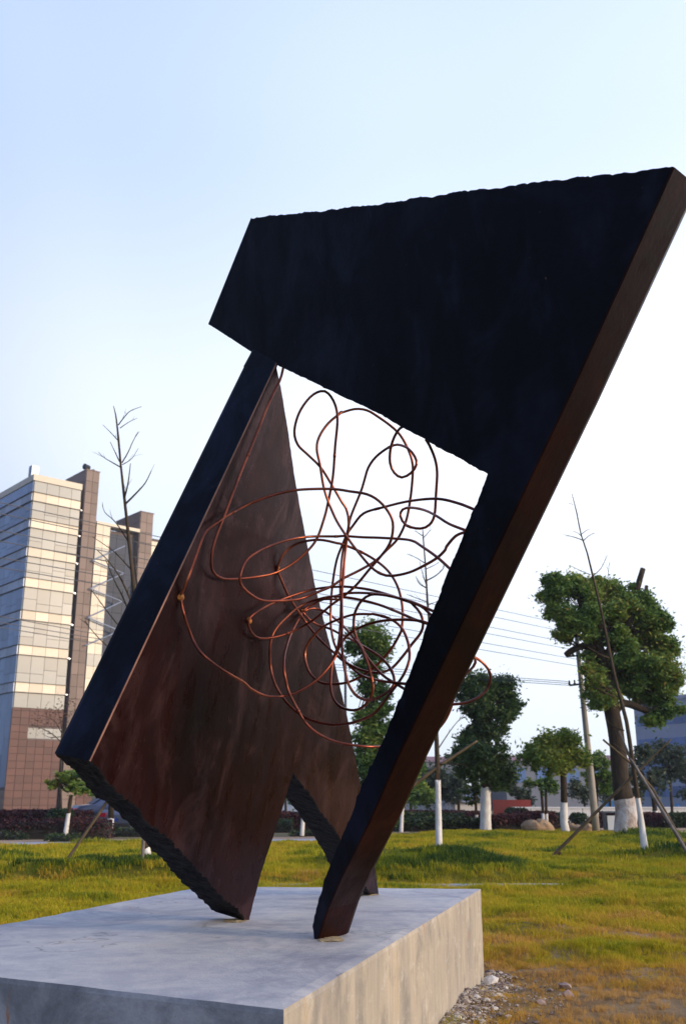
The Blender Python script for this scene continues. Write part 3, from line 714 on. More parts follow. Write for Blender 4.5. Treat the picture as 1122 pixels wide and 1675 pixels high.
# trees further away
def far(name, label, Y, lobes, trunk, lm='leaf_far', dens=700, leaf=.11, white=None, gap=.15, group='trees beyond the road'):
    return tree(name, label, 'tree', Y, [trunk], [], lobes, dens, leaf, lm, white, group, clump=.38, gap=gap)
far('feathery_tree', 'dull dark feathery tree on a thin black trunk in front of the blue office block', 50, [(1080, 1232, 30, 22), (1105, 1240, 30, 24), (1118, 1265, 24, 22), (1085, 1268, 24, 18), (1060, 1240, 18, 16)], [(1100, 1350, 2.6), (1097, 1300, 2.2), (1093, 1240, 2)], dens=520)
far('feathery_tree', 'dull feathery tree with white trunk foot right behind the crossed stakes', 46, [(1052, 1232, 22, 18), (1040, 1262, 20, 22), (1066, 1280, 24, 24), (1045, 1295, 18, 16)], [(1074, 1350, 4), (1070, 1320, 3.6), (1062, 1270, 2.4)], dens=520, white=1326)
far('background_tree', 'rounded olive-green tree behind the clipped hedge, nearest the steel leg', 56, [(672, 1290, 26, 22), (655, 1270, 24, 24), (690, 1305, 24, 18)], [(672, 1345, 3), (672, 1300, 2)], 'leaf_yellow')
far('background_tree', 'tall dull green tree just behind the slim whitewashed stake-tied trunk', 62, [(705, 1270, 30, 24), (725, 1285, 28, 28), (700, 1300, 30, 22), (738, 1305, 16, 18)], [(715, 1345, 3), (712, 1300, 2)])
far('background_tree', 'dull tree between the white shed and the dark lobed tree', 60, [(752, 1290, 16, 20), (745, 1275, 14, 14)], [(750, 1340, 3), (750, 1300, 2)])
far('background_tree', 'thin dull tree behind the red hoarding with its trunk against the white wall', 62, [(850, 1300, 20, 18), (835, 1290, 14, 14), (865, 1310, 12, 12)], [(866, 1340, 2), (862, 1300, 1.6)])
far('background_tree', 'grey-green tree on a thin trunk in front of the white wall, past the round-headed tree', 58, [(945, 1290, 20, 18), (958, 1300, 14, 14)], [(958, 1338, 2), (954, 1300, 1.6)])
far('background_tree', 'grey-green tree crown hanging beside the thick camphor trunk', 60, [(1002, 1290, 12, 18), (990, 1300, 12, 12)], [(998, 1338, 2), (997, 1300, 1.6)])
far('background_tree', 'pale green tree glimpsed between the two feet of the brown plate', 60, [(468, 1300, 18, 14), (480, 1290, 14, 10)], [(468, 1340, 2.4), (467, 1310, 2)])
far('background_tree', 'low dull tree farthest along the white wall, beyond the feathery trees', 60, [(1122, 1300, 18, 16), (1140, 1290, 18, 18)], [(1128, 1340, 2.4), (1127, 1310, 2)])

def bare_tree(name, label, Y, trunk, white_y, branches, foot=None, leaves=None, thick=1.0, sub=True, seed=0):
    rr = random.Random(seed)
    t = empty(name, at(trunk[0][0], trunk[0][1], Y), label=label, cat='tree'); inv = Matrix.Translation(-t.location)
    b = MB(); trunkmesh(b, trunk, Y, white_y, 8, .06); me = b.mesh('trunk', [M['bark_green'], M['whitewash']], True); me.transform(inv); link('trunk', me, t)
    for br in branches:
        b = MB(); dY = rr.uniform(-.5, .5); n = len(br)
        P = []
        for i, q in enumerate(br): P.append(at(q[0], q[1], Y + dY * i / max(1, n - 1)))
        r0 = (br[0][2] if len(br[0]) > 2 else 1.3) * thick * px(Y)
        C = catmull(P, .06)
        b.tube(C, [r0 * (1 - .7 * i / len(C)) for i in range(len(C))], 5)
        if sub:
            Ln = sum((C[i + 1] - C[i]).length for i in range(len(C) - 1))
            for k in range(max(1, int(Ln / .22))):
                j = rr.randint(len(C) // 4, len(C) - 2); d = (C[j + 1] - C[j]).normalized()
                q = (d + Vector((rr.uniform(-1, 1), rr.uniform(-1, 1), rr.uniform(-.2, 1)))).normalized() * rr.uniform(.05, .22)
                b.tube([C[j], C[j] + q * .5 + d * .02, C[j] + q], [r0 * .3, r0 * .24, r0 * .14], 4)
        me = b.mesh('branch', M['bark_green']); me.transform(inv); link('branch', me, t)
    return t
BT1 = bare_tree('bare_sapling', 'young leafless tree behind the plinth whose whitewashed foot shows under the brown plate', 15.6,
    [(243, 1430, 6.8), (242, 1405, 6.3), (239, 1383, 6), (232, 1200, 5), (226, 1060, 4.2), (219, 960, 3.5), (211, 880, 3), (204, 815, 2.6), (198, 760, 2.0), (194, 715, 2), (190, 680, 1.2), (186, 664, .6)], 1386,
    [[(205, 825, 2), (222, 808), (238, 790), (248, 770)], [(204, 815, 1.8), (210, 790), (214, 758)], [(199, 765, 1.3), (185, 757), (170, 748), (162, 740)], [(200, 757, 1.3), (210, 740), (218, 722), (227, 706)], [(201, 760, 1), (216, 750), (227, 733)],
     [(196, 755, 1.2), (188, 738), (181, 723)], [(194, 695, 1.2), (204, 682), (214, 672), (232, 665)], [(193, 720, 1), (182, 708), (169, 695)], [(197, 700, 1), (212, 690), (225, 684)], [(213, 890, 1.5), (190, 855), (172, 838), (168, 825)],
     [(222, 1000, 2), (200, 950), (180, 920), (160, 900)], [(225, 1040, 2), (205, 985), (188, 950), (173, 915)], [(226, 970, 1.8), (222, 930), (217, 878)], [(228, 1060, 1.6), (190, 1018), (165, 985), (150, 965)], [(228, 1090, 1.6), (180, 1060), (150, 1030), (140, 1015)], [(218, 935, 1.4), (190, 905), (170, 890), (152, 878)]], seed=3)
BT2 = bare_tree('bare_sapling', 'young leafless tree on the grassy mound crossing behind the slanted steel leg', 16.3,
    [(718, 1400, 5.4), (717, 1340, 4.8), (716, 1280, 4.3), (714, 1215, 3.8), (710, 1120, 3.2), (704, 1040, 2.4), (699, 985, 1.9), (696, 930, 1.4), (692, 880, 1.2), (691, 862, .6)], 1279,
    [[(692, 880, 1), (705, 866)], [(692, 877, 1), (678, 868)], [(697, 950, 1.4), (712, 942), (725, 930), (726, 921)], [(698, 962, 1.3), (686, 955), (680, 943)], [(696, 922, 1), (680, 912), (665, 906)], [(696, 931, .9), (707, 926), (718, 920)], [(698, 960, 1), (690, 935), (686, 918)],
     [(700, 990, .9), (716, 983)], [(700, 985, 1), (680, 978), (665, 972)], [(713, 1230, 1.2), (740, 1190), (765, 1162)], [(712, 1250, 1.3), (750, 1250), (765, 1255)]], seed=5)
BT3 = bare_tree('bare_sapling', 'young leafless leaning tree held by crossed stakes, white-painted foot near the large camphor', 17.6,
    [(1055, 1398, 5.6), (1049, 1350, 4.6), (1042, 1302, 3.8), (1033, 1240, 3.6), (1024, 1180, 3.4), (1008, 1120, 3), (998, 1075, 2.8), (985, 1010, 2.4), (972, 955, 2), (960, 905, 1.5), (950, 875, 1.2), (943, 840, 1.1), (935, 808, .6)], 1303,
    [[(954, 884, 1.1), (940, 879), (924, 875)], [(954, 884, .9), (963, 876), (972, 872)], [(951, 878, .8), (945, 872), (936, 869)], [(950, 874, .7), (958, 868), (965, 865)], [(965, 940, .9), (950, 934), (930, 924)], [(966, 945, .9), (982, 930), (993, 908)], [(978, 985, .9), (990, 975), (996, 920)],
     [(998, 1077, 2), (980, 1070), (960, 1058)], [(1004, 1140, 1.8), (990, 1133), (975, 1125)], [(1010, 1140, 1), (990, 1125), (970, 1110)], [(1020, 1195, 1.2), (1003, 1188), (990, 1176)], [(1033, 1240, 1), (1015, 1225), (1002, 1215)], [(937, 825, .5), (929, 823)]], seed=8)
# brown-leaved bush tree in front of the tower
t = bare_tree('brown_leaved_tree', 'sparse tree with dry brown leaves in front of the granite base of the tower', 45,
    [(100, 1345, 2.4), (100, 1280, 2), (101, 1220, 1.6), (102, 1190, 1.2)], None,
    [[(102, 1215, 1.2), (85, 1200), (65, 1190), (52, 1185)], [(102, 1200, 1), (90, 1180), (75, 1172), (62, 1170)], [(102, 1195, 1), (105, 1165), (112, 1148), (125, 1142)], [(102, 1200, 1), (120, 1180), (132, 1165)], [(102, 1192, 1), (96, 1165), (90, 1155)], [(102, 1205, 1), (82, 1206), (70, 1200)]], thick=.8, seed=4)
cen_ = [np.array(at(x, y, 45 + rnd.uniform(-.5, .5))) for x, y in [(60, 1180), (70, 1172), (80, 1190), (92, 1160), (110, 1152), (120, 1146), (100, 1172), (84, 1204), (58, 1188), (118, 1175), (128, 1160), (90, 1178), (105, 1150), (78, 1168)]]
pts = np.concatenate([c + NPR.normal(size=(26, 3)) * .22 for c in cen_])
me = leaf_mesh('leaves', pts, .055, M['leaf_brown']); me.transform(Matrix.Translation(-t.location)); link('leaves', me, t)

# stakes and pegs that prop the young trees
def stake(label, pts, mt, name='stake', cat='stake', peg=None, group='stakes propping the young trees'):
    P = [at(x, y, Y) for x, y, r, Y in pts]; Rr = [r * px(Y) * .72 for x, y, r, Y in pts]
    t = empty(name, P[0], label=label, cat=cat, group=group); inv = Matrix.Translation(-P[0])
    b = MB(); C = []; RR = []
    for i in range(len(P) - 1):
        for k in range(12):
            C.append(P[i].lerp(P[i + 1], k / 12)); RR.append((Rr[i] * (1 - k / 12) + Rr[i + 1] * k / 12) * (1.0 if (k % 4) else 1.12))
    C.append(P[-1]); RR.append(Rr[-1])
    b.tube(C, RR, 8); me = b.mesh('pole', M[mt], True); me.transform(inv); link('pole', me, t)
    if peg:
        x0, y0, x1, y1, r, Y = peg; b = MB(); p, q = at(x0, y0, Y), at(x1, y1, Y)
        b.tube([p, p.lerp(q, .5), q], [r * px(Y), r * px(Y) * .95, r * px(Y) * .9], 7, 0, True, .1); me = b.mesh('peg', M['bamboo_pale'], True); me.transform(inv); link('peg', me, t)
        b = MB(); c = p.lerp(q, .35); b.tube([c + Vector((-.05, -.02, 0)), c + Vector((.05, -.03, .02))], .03, 6); me = b.mesh('tie', M['bark'], True); me.transform(inv); link('tie', me, t)
    return t
stake('long stake leaning behind the brown plate corner with a short peg at its foot', [(88, 1439, 3.4, 15.3), (163, 1330, 3.4, 15.8), (222, 1240, 3, 16)], 'bamboo', peg=(91, 1411, 88, 1442, 4, 15.25))
stake('short upright stake tied beside the white foot of the bare tree under the plate', [(231, 1453, 3.8, 14.6), (236, 1360, 3.8, 14.8), (240, 1300, 3.6, 14.9)], 'bamboo_pale')
stake('long stake crossing the slim white trunk behind the slanted steel leg', [(560, 1402, 4.2, 16), (655, 1300, 4.2, 16.2), (716, 1254, 4, 16.3), (780, 1212, 2.6, 16.5)], 'bamboo')
stake('long brown stake rising from a lawn peg and crossing the camphor trunk', [(893, 1411, 3.8, 18), (1000, 1303, 3.2, 17.8), (1098, 1208, 1.6, 17.6)], 'bamboo', peg=(912, 1389, 913, 1413, 3, 18))
stake('pale upper stake leaning down past the leaning bare tree', [(1135, 1414, 4, 16.5), (1063, 1294, 3.6, 17.3), (1030, 1240, 3, 17.6), (1012, 1196, 2, 17.7)], 'bamboo_pale')
stake('dark stake beside the pale one, both running down off the lawn edge', [(1138, 1418, 3.8, 17.0), (1066, 1290, 3.4, 17.8), (1035, 1252, 2.8, 17.6), (986, 1210, 2.4, 17.4)], 'bamboo')

# whitewashed stumps of hidden small trees
def small_white(label, Y, x, y0, y1, r, top):
    t = empty('street_tree', at(x, y0, Y), label=label, cat='tree', group='small whitewashed street trees'); inv = Matrix.Translation(-t.location)
    b = MB(); trunkmesh(b, [(x, y0, r), (x + 1, (y0 + y1) / 2, r * .95), (x + 2, y1, r * .9), (x + 3, top, r * .6)], Y, y1, 8, .08)
    me = b.mesh('trunk', [M['bark'], M['whitewash']], True); me.transform(inv); link('trunk', me, t)
    P_ = lobe_points([(at(x + 3, top, Y), (.9, .8, .6))], 1500, .28, .1, x)
    me = leaf_mesh('crown', P_, .07, M['leaf'], 0); me.transform(inv); link('crown', me, t)
small_white('small tree whose white trunk stands by the parked car, crown hidden by the plate', 33.5, 180, 1361, 1338, 5.5, 1270)
small_white('small tree whose white trunk shows through the notch between the brown plate feet', 31.4, 494, 1367, 1336, 3.4, 1290)
small_white('small tree with a speckled white trunk at the end of the clipped green hedge', 33, 656, 1361, 1318, 3, 1262)

# ------------------------------------------------------------------ hedges
def hedge(label, x0, x1, Y, ytop, depth, lm, name='hedge', round_=.3, Y1=None, cat='hedge'):
    Y1 = Y1 or Y
    a, c = at(x0, 1340, Y), at(x1, 1340, Y1); zt = at((x0 + x1) / 2, ytop, (Y + Y1) / 2).z
    zb = -.1 if Y < 38 else -.7
    L = (c - a).length; d = (c - a).normalized(); d.z = 0; nn = Vector((-d.y, d.x, 0))
    t = empty(name, (a.x, a.y, 0), label=label, cat=cat); inv = Matrix.Translation(-t.location)
    H = zt - zb; k = 22; b = MB(); V = []
    def prof(u, s):                          # closed profile point
        ang = math.pi * u
        yy = -math.cos(ang); zz = math.sin(ang) ** round_
        return yy, zz
    NU = 14; NS = max(4, int(L / .4))
    for i in range(NS + 1):
        s = i / NS; e = (1 - abs(2 * s - 1) ** 8) ** .3 if round_ > .5 else 1 - .04 * (i in (0, NS))
        for j in range(NU + 1):
            yy, zz = prof(j / NU, s)
            p = a + d * (s * L) + nn * (depth / 2 + yy * depth / 2 * .95); p.z = zb + H * zz * .96 * e
            n_ = mn.noise(Vector((p.x * 1.3, p.y * 1.3, p.z * 1.3)))
            p.z += n_ * .05; p += nn * n_ * .06; V.append(p)
    F = [(i * (NU + 1) + j, (i + 1) * (NU + 1) + j, (i + 1) * (NU + 1) + j + 1, i * (NU + 1) + j + 1) for i in range(NS) for j in range(NU)]
    F.append(tuple(range(NU + 1))); F.append(tuple(NS * (NU + 1) + j for j in range(NU + 1))[::-1])
    b.add(V, F); me = b.mesh('stems', M['hedge_core'], True); me.transform(inv); link('stems', me, t)
    N = int(min(14000, (L * (depth + 2 * H)) * 420)); P_ = np.empty((N, 3))
    for i in range(N):
        s = NPR.rand(); u = NPR.rand(); yy, zz = prof(u, s)
        if NPR.rand() < .12: s = float(round(s)); zz *= NPR.rand(); 
        e = (max(0, 1 - abs(2 * s - 1) ** 8)) ** .3 if round_ > .5 else 1
        p = a + d * (s * L) + nn * (depth / 2 + yy * depth / 2); z = zb + H * zz * e
        n_ = mn.noise(Vector((p.x * 1.3, p.y * 1.3, z * 1.3)))
        P_[i] = (p.x + NPR.normal() * .03, p.y + NPR.normal() * .03 + nn.y * n_ * .06, z + n_ * .05 + NPR.normal() * .03)
    me = leaf_mesh('foliage', P_, .045 * (1 if Y < 36 else 1.5), M[lm], .05); me.transform(inv); link('foliage', me, t)
hedge('long clipped maroon hedge in front of the granite tower, dark red leaves', 8, 172, 30, 1341, 1.1, 'leaf_maroon')
hedge('low maroon shrub bed behind the long clipped hedge', -60, 140, 40, 1327, 1.5, 'leaf_maroon', name='shrub_bed', cat='shrubs')
hedge('bright green hump of shrub on top of the maroon shrub bed', 68, 112, 38.5, 1325, 1.6, 'leaf_hedge', name='green_shrub', round_=.8, cat='shrub')
hedge('flat green ground shrub at the foot of the orange-fruited tree', 74, 132, 26.6, 1365, .8, 'leaf_hedge', name='green_shrub', round_=.6, cat='shrub')
hedge('low green border shrub along the earth strip near the car', 178, 260, 31.5, 1356, .7, 'leaf_hedge', name='green_shrub', round_=.6, cat='shrub')
hedge('low green border at the outer end of the maroon hedge', -60, 40, 28.6, 1361, .6, 'leaf_hedge', name='green_shrub', round_=.6, cat='shrub')
hedge('clipped dark green box hedge seen through the plate notch', 424, 476, 35, 1341, 1.2, 'leaf_hedge')
hedge('maroon hedge behind the box hedge in the plate notch', 400, 560, 42, 1330, 1.2, 'leaf_maroon')
hedge('low green ground cover round the white trunk in the plate notch', 474, 530, 31.8, 1361, .8, 'leaf_hedge', name='green_shrub', round_=.6, cat='shrub')
hedge('clipped green hedge beside the slanted steel leg', 652, 716, 36.5, 1341, 1.2, 'leaf_hedge')
hedge('clipped green hedge between the slim white trunk and the dark lobed tree', 722, 790, 37.5, 1339, 1.2, 'leaf_hedge')
hedge('maroon hedge between the dark lobed tree and the flat boulder', 800, 868, 37, 1335, 1.4, 'leaf_maroon')
hedge('second maroon hedge just behind, running past the twin-trunk tree', 845, 912, 42, 1329, 1.4, 'leaf_maroon')
hedge('thin bright green clipped row behind the box hedges', 655, 760, 42, 1331, 1.0, 'leaf_hedge')
hedge('dusty maroon shrub row under the white shed', 640, 800, 48, 1328, 1.4, 'leaf_maroon', name='shrub_bed', cat='shrubs')
hedge('rounded dark green shrub in front of the low end of the white wall', 828, 872, 45, 1323, 1.5, 'leaf_hedge', name='green_shrub', round_=.8, cat='shrub')
hedge('rounded dark green shrub behind the round-headed tree', 896, 930, 46, 1331, 1.5, 'leaf_hedge', name='green_shrub', round_=.8, cat='shrub')
hedge('rounded dark green shrub nearest the utility pole', 938, 966, 46, 1332, 1.5, 'leaf_hedge', name='green_shrub', round_=.8, cat='shrub')
hedge('maroon shrub row around the litter bin and camphor trunk', 975, 1040, 46, 1330, 1.5, 'leaf_maroon', name='shrub_bed', round_=.7, cat='shrubs')
hedge('maroon shrub row between the camphor trunk and the feathery trees', 1040, 1100, 44, 1330, 1.5, 'leaf_maroon', name='shrub_bed', round_=.7, cat='shrubs')
hedge('rounded green shrub beside the thin black trunk of the feathery tree', 1098, 1160, 43, 1330, 1.5, 'leaf_hedge', name='green_shrub', round_=.8, cat='shrub')

# ------------------------------------------------------------------ boulders, bin, pole, cables
def boulder(label, x, y, Y, prof, depth, seed):
    """prof: outline in photo pixels (as seen from here); made a solid stone of real depth"""
    c = at(x, y, Y); t = None
    bm = bmesh.new(); ang = []
    bmesh.ops.create_icosphere(bm, subdivisions=4, radius=1)
    P = [(at(a, b_, Y) - c) for a, b_ in prof]
    pa = sorted((math.atan2(p.z, p.x), math.hypot(p.x, p.z)) for p in P)
    A_ = [q[0] for q in pa]; Rr = [q[1] for q in pa]
    A_ = [A_[-1] - 2 * math.pi] + A_ + [A_[0] + 2 * math.pi]; Rr = [Rr[-1]] + Rr + [Rr[0]]
    for vt in bm.verts:
        o = vt.co.copy(); a = math.atan2(o.z, o.x); h = math.hypot(o.x, o.z); r = float(np.interp(a, A_, Rr))
        q = mn.noise(o * 2.1 + Vector((seed, 0, 0))); h2 = h ** .7
        vt.co = Vector((math.cos(a) * h2 * r, o.y * depth * (1 - .25 * q), math.sin(a) * h2 * r)) * (1 + .07 * q)
        vt.co += Vector((0, 0, .03 * mn.noise(o * 6)))
    me = bpy.data.meshes.new('boulder'); bm.to_mesh(me); bm.free(); me.materials.append(M['rock'])
    return link('boulder', me, loc=c, label=label, cat='boulder')
boulder('flat-topped tan boulder with a slanted face on the lawn by the maroon hedge', 880, 1354, 34, [(852, 1350), (856, 1345), (876, 1343), (896, 1344), (904, 1352), (907, 1360), (894, 1364), (870, 1363), (854, 1358)], .5, 1)
boulder('short rounded tan boulder beside the foot of the utility pole', 960, 1355, 34, [(948, 1352), (955, 1348), (966, 1349), (970, 1355), (968, 1363), (955, 1365), (947, 1361)], .3, 2)
boulder('pinkish low boulder between the round-headed tree and the rounded boulder', 938, 1356, 34.6, [(918, 1356), (924, 1351), (940, 1350), (952, 1352), (950, 1363), (930, 1364), (918, 1362)], .35, 3)
t = empty('litter_bin', at(997, 1360, 35), label='white and grey litter bin with a flat canopy near the camphor trunk', cat='bin'); k = px(35)
def part(name, a, b_, mt, parent=t, bev=0):
    bb = MB(); bb.box(a, b_); return bb.build(name, mt, parent)
grey = mat('bin_grey', (.08, .10, .13), .5); whitep = mat('bin_white', (.55, .58, .6), .6)
part('body', (-.10, -.18, .05), (.26, .18, .52), whitep); part('post', (-.19, -.1, 0), (-.13, .1, .62), grey); part('post', (.28, -.1, 0), (.33, .1, .62), grey)
part('canopy', (-.25, -.26, .623), (.36, .26, .67), grey); part('liner', (-.13, -.12, 0), (.28, .12, .049), grey)

PY = 33.4
pole = empty('utility_pole', at(975, 1365, PY), label='tall round concrete utility pole behind the boulders with two small crossarms', cat='utility pole')
inv = Matrix.Translation(-pole.location)
b = MB(); b.tube([at(975, 1366, PY), at(966, 1270, PY), at(955, 1165, PY), at(945, 1068, PY), at(940, 1015, PY)], [6.4 * px(PY), 5.5 * px(PY), 4.6 * px(PY), 3.8 * px(PY), 3.4 * px(PY)], 16)
me = b.mesh('shaft', M['pole'], True); me.transform(inv); link('shaft', me, pole)
for (x0, x1, y, r) in ((926, 950, 1072, 1.6), (931, 950, 1119, 1.8), (925, 962, 1030, 1.6)):
    b = MB(); p, q = at(x0, y + 2, PY - .2), at(x1, y, PY - .2); b.tube([p, q], r * px(PY), 6)
    me = b.mesh('crossarm', M['pole_dark']); me.transform(inv); ca = link('crossarm', me, pole)
    for s in (0, .45):
        c = p.lerp(q, s) ; b = MB(); b.tube([c, c + Vector((0, 0, .05)), c + Vector((0, 0, .06)), c + Vector((0, 0, .16))], [.03, .05, .03, .03], 8)
        me = b.mesh('insulator', M['pole_dark']); me.transform(inv); link('insulator', me, ca)
b = MB(); p = at(980, 1363, PY); b.box((-.55, -.35, -.08), (.7, .4, .02)); me = b.mesh('footing', M['pole']); link('footing', me, pole)

def cable(label, a, c, sag, ext=(-.9, .6), r=.011):
    d = c - a; P = []
    for i in range(41):
        t = ext[0] + (1 + ext[1] - ext[0]) * i / 40
        p = a + d * t; P.append(p + Vector((0, 0, -sag * 4 * t * (1 - t) if 0 <= t <= 1 else sag * 2.2 * (abs(t - .5) - .5) * 1.8)))
    b = MB(); b.tube(P, r, 5); me = b.mesh('cable', M['wirec']); me.transform(Matrix.Translation(-a))
    link('overhead_cable', me, loc=a, label=label, cat='cable', group='overhead cables')
for i, (yl, yr) in enumerate([(822, 1064), (840, 1075), (868, 1089), (885, 1098), (912, 1110), (928, 1120)]):
    ttl = ['topmost', 'second', 'third', 'fourth', 'fifth', 'lowest'][i]
    cable(f'{ttl} of six dark cables sloping down across the tower and past the camphor crown', at(0, yl, 19), at(1122, yr, 44), .0, r=.010)
for i, (y0, y1) in enumerate([(1088, 1115), (1092, 1118), (1097, 1121)]):
    cable(['upper', 'middle', 'lower'][i] + ' of three thin cables running level to the lower crossarm of the pole', at(560, y0, 40), at(931, y1, PY - .2), .0, ext=(-1.2, .0), r=.011)
for i, (y0, y1) in enumerate([(1008, 1052), (1018, 1058), (1026, 1066)]):
    cable(['upper', 'middle', 'lower'][i] + ' of three slack cables low across the tower windows', at(0, y0, 28), at(240, y1, 33), .0, ext=(-1, 1.4), r=.012)
b = MB(); lp = at(565, 1345, 50); b.tube([lp, at(565, 1200, 50), at(565, 1076, 50)], [.09, .075, .06], 8)
me = b.mesh('lamp_post', M['pole_dark']); me.transform(Matrix.Translation(-lp)); lpo = empty('lamp_post', lp, label='thin dark metal post standing beside the column-pruned tree', cat='post'); link('shaft', me, lpo)
b = MB(); b.box((-.35, -.08, 0), (.12, .08, .08)); link('arm', b.mesh('arm', M['pole_dark']), lpo, loc=at(565, 1076, 50) - lp)

# ------------------------------------------------------------------ granite and glass tower
TW = empty('office_tower', at(58, 776, 120), R(41), label='tall office tower with cream glass bands over a granite base and a stone fin', cat='building')
TW.location.z = -.6
ZT = at(58, 776, 120).z + .6
def pmat(name, col, rough, metal=0, sc=.8, c2=None, spec=.5):
    m = mat(name, col, rough, metal, spec)
    oi = nd(m, 'ShaderNodeObjectInfo'); v = coords(m); n = noi(m, v, sc, 4)
    c2 = c2 or tuple(x * .8 for x in col)
    a = mix(m, n, col, c2); mul = ramp(m, oi.outputs['Random'], [(0, g(.68)), (1, g(1.0))])
    setin(m, 'Base Color', mix(m, 1.0, a, mul, 'MULTIPLY')); return m
M['spandrel'] = pmat('cream_spandrel', (.80, .72, .58), .4)
M['glass_lit'] = pmat('pale_glass', (.19, .235, .27), .35, .0, .5, (.27, .30, .31))
M['glass_blue'] = pmat('blue_glass', (.22, .30, .46), .16, .5, .6, (.30, .38, .52))  # blue sky reflected in the shaded face is painted into this glass
M['glass_blue_band'] = pmat('blue_band', (.40, .46, .58), .25, .3, .6)  # bands of the shaded face carry the same painted-in sky blue
M['glass_dark'] = pmat('dark_glass', (.035, .055, .10), .5, 0, .6, None, .25)
M['granite'] = pmat('brown_granite', (.27, .20, .165), .6, 0, 2, (.22, .155, .13))
M['granite_red'] = pmat('red_granite', (.135, .046, .036), .55, 0, 1.2, (.095, .033, .028))
M['frame'] = mat('dark_frame', (.06, .055, .06), .5)
M['core'] = mat('tower_core', (.13, .10, .095), .8)
_pm = {}
def panel(name, x0, x1, z0, z1, face, off, mt, parent, lip=.06, u0=0.0):
    """a proud panel on a facade. face 'R': along local x, outward -y at y=off; 'L': along local y, outward -x at x=off"""
    W, H = x1 - x0, z1 - z0; key = (round(W, 2), round(H, 2), face, mt, name)
    if key not in _pm:
        b = MB(); e = .022
        if face == 'R':
            V = [(e, -lip, e), (W - e, -lip, e), (W - e, -lip, H - e), (e, -lip, H - e), (.015, .02, .015), (W - .015, .02, .015), (W - .015, .02, H - .015), (.015, .02, H - .015)]
        else:
            V = [(-lip, W - e, e), (-lip, e, e), (-lip, e, H - e), (-lip, W - e, H - e), (.02, W - .015, .015), (.02, .015, .015), (.02, .015, H - .015), (.02, W - .015, H - .015)]
        b.add(V, [(0, 1, 2, 3), (4, 5, 1, 0), (5, 6, 2, 1), (6, 7, 3, 2), (7, 4, 0, 3)]); _pm[key] = b.mesh(name, M[mt])
    return link(name, _pm[key], parent, loc=(x0, off, z0) if face == 'R' else (off, x0, z0))
def boxp(name, a, b_, mt, parent=TW, **k):
    bb = MB(); bb.box(a, b_); return bb.build(name, M[mt], parent, **k)
SP = [13.4, 18.0, 22.4, 26.6, 30.6, 34.4, 38.0]
SP = [s + .6 for s in SP]
SH = 1.15; GB = 12.1
WR = 6.6                                     # width of the lit face
core = boxp('wall', (0, 0, -.5), (WR, 26, ZT - .1), 'core')
def glassface(face, edges, off, gm, sm, parent, ztop, z_from=GB, lo=0):
    zs = [z_from] + [q for s in SP for q in (s, s + SH)] + [ztop]
    zs = [z for z in zs if z <= ztop]
    for i in range(len(zs) - 1):
        isg = i % 2 == 0
        for j in range(len(edges) - 1):
            a, c = edges[j], edges[j + 1]
            z0, z1 = zs[i], zs[i + 1]
            if isg and z1 - z0 > 2.2:
                zm = z0 + (z1 - z0) * (.34 if (i // 2 + j) % 3 else .5)
                panel('window', a, c, z0, zm, face, off, gm, parent, .05); panel('window', a, c, zm, z1, face, off, gm, parent, .05)
            elif isg: panel('window', a, c, z0, z1, face, off, gm, parent, .05)
            else: panel('spandrel', a, c, z0, z1, face, off, sm, parent, .11)
er = [0, 1.75, 3.5, 5.25, WR]
glassface('R', er, -.06, 'glass_lit', 'spandrel', TW, ZT - .9)
glassface('L', [0, 1.7, 3.4, 5.1, 6.8, 8.5, 10.2, 11.9, 13.6, 15.3, 17, 18.7, 20.4, 22.1, 23.8, 25.5], -.06, 'glass_blue', 'glass_blue_band', TW, ZT - .9, z_from=2.6)
boxp('parapet', (-.22, -.22, ZT - .85), (WR + .05, 26, ZT), 'spandrel')
for s in SP:
    for dz in (-.07, SH + .01):
        boxp('ledge', (-.30, -.30, s + dz), (WR + .10, -.062, s + dz + .06), 'frame')
        boxp('ledge', (-.30, -.061, s + dz), (-.062, 25.5, s + dz + .06), 'frame')
# granite base of the lit face, tile by tile
zb = -.3; rows = []
tz_ = zb
k = 0
while tz_ < GB - .05:
    rows.append((tz_, min(tz_ + .86, GB - .02))); tz_ += .86
for r0, r1 in rows:
    for j in range(6):
        x0 = -.1 + j * 1.1167; x1 = x0 + 1.1167
        if 8.6 < (r0 + r1) / 2 < 9.9 and j >= 2: continue
        panel('stone_tile', x0, x1, r0, r1, 'R', -.02, 'granite_red', TW, .14)
    for j in range(5):
        panel('stone_tile', -.08 + j * 1.6, -.08 + (j + 1) * 1.6, r0, r1, 'L', -.02, 'granite', TW, .10) if r1 < 2.7 else None
for j in range(4): panel('window', 2.14 + j * 1.11, 2.14 + (j + 1) * 1.11, 8.45, 9.75, 'R', .01, 'glass_lit', TW, .02)
# dark recess strip with slot balconies, then the stone fin
boxp('recess', (WR + .02, .9, -.5), (7.15, 8, ZT - .3), 'glass_dark')
for s in SP: boxp('slot_ledge', (WR + .11, .15, s), (7.13, .88, s + .16), 'glass_blue_band')
FT = at(142, 768, 124.6).z + .6
boxp('fin_core', (7.17, 0, -.5), (9.1, 6.2, FT - .05), 'core')
nrow = int((FT + .3) / 1.5)
for i in range(nrow):
    z0 = -.3 + i * (FT + .3) / nrow; z1 = -.3 + (i + 1) * (FT + .3) / nrow
    for j in range(2): panel('stone_tile', 7.16 + j * .97, 7.16 + (j + 1) * .97, z0, z1, 'R', -.03, 'granite', TW, .07)
    if z0 > 36:
        for j in range(4): panel('stone_tile', j * 1.5, (j + 1) * 1.5, z0, z1, 'L', 7.16, 'granite', TW, .05)
boxp('coping', (7.08, -.16, FT), (9.16, 6.3, FT + .12), 'granite')
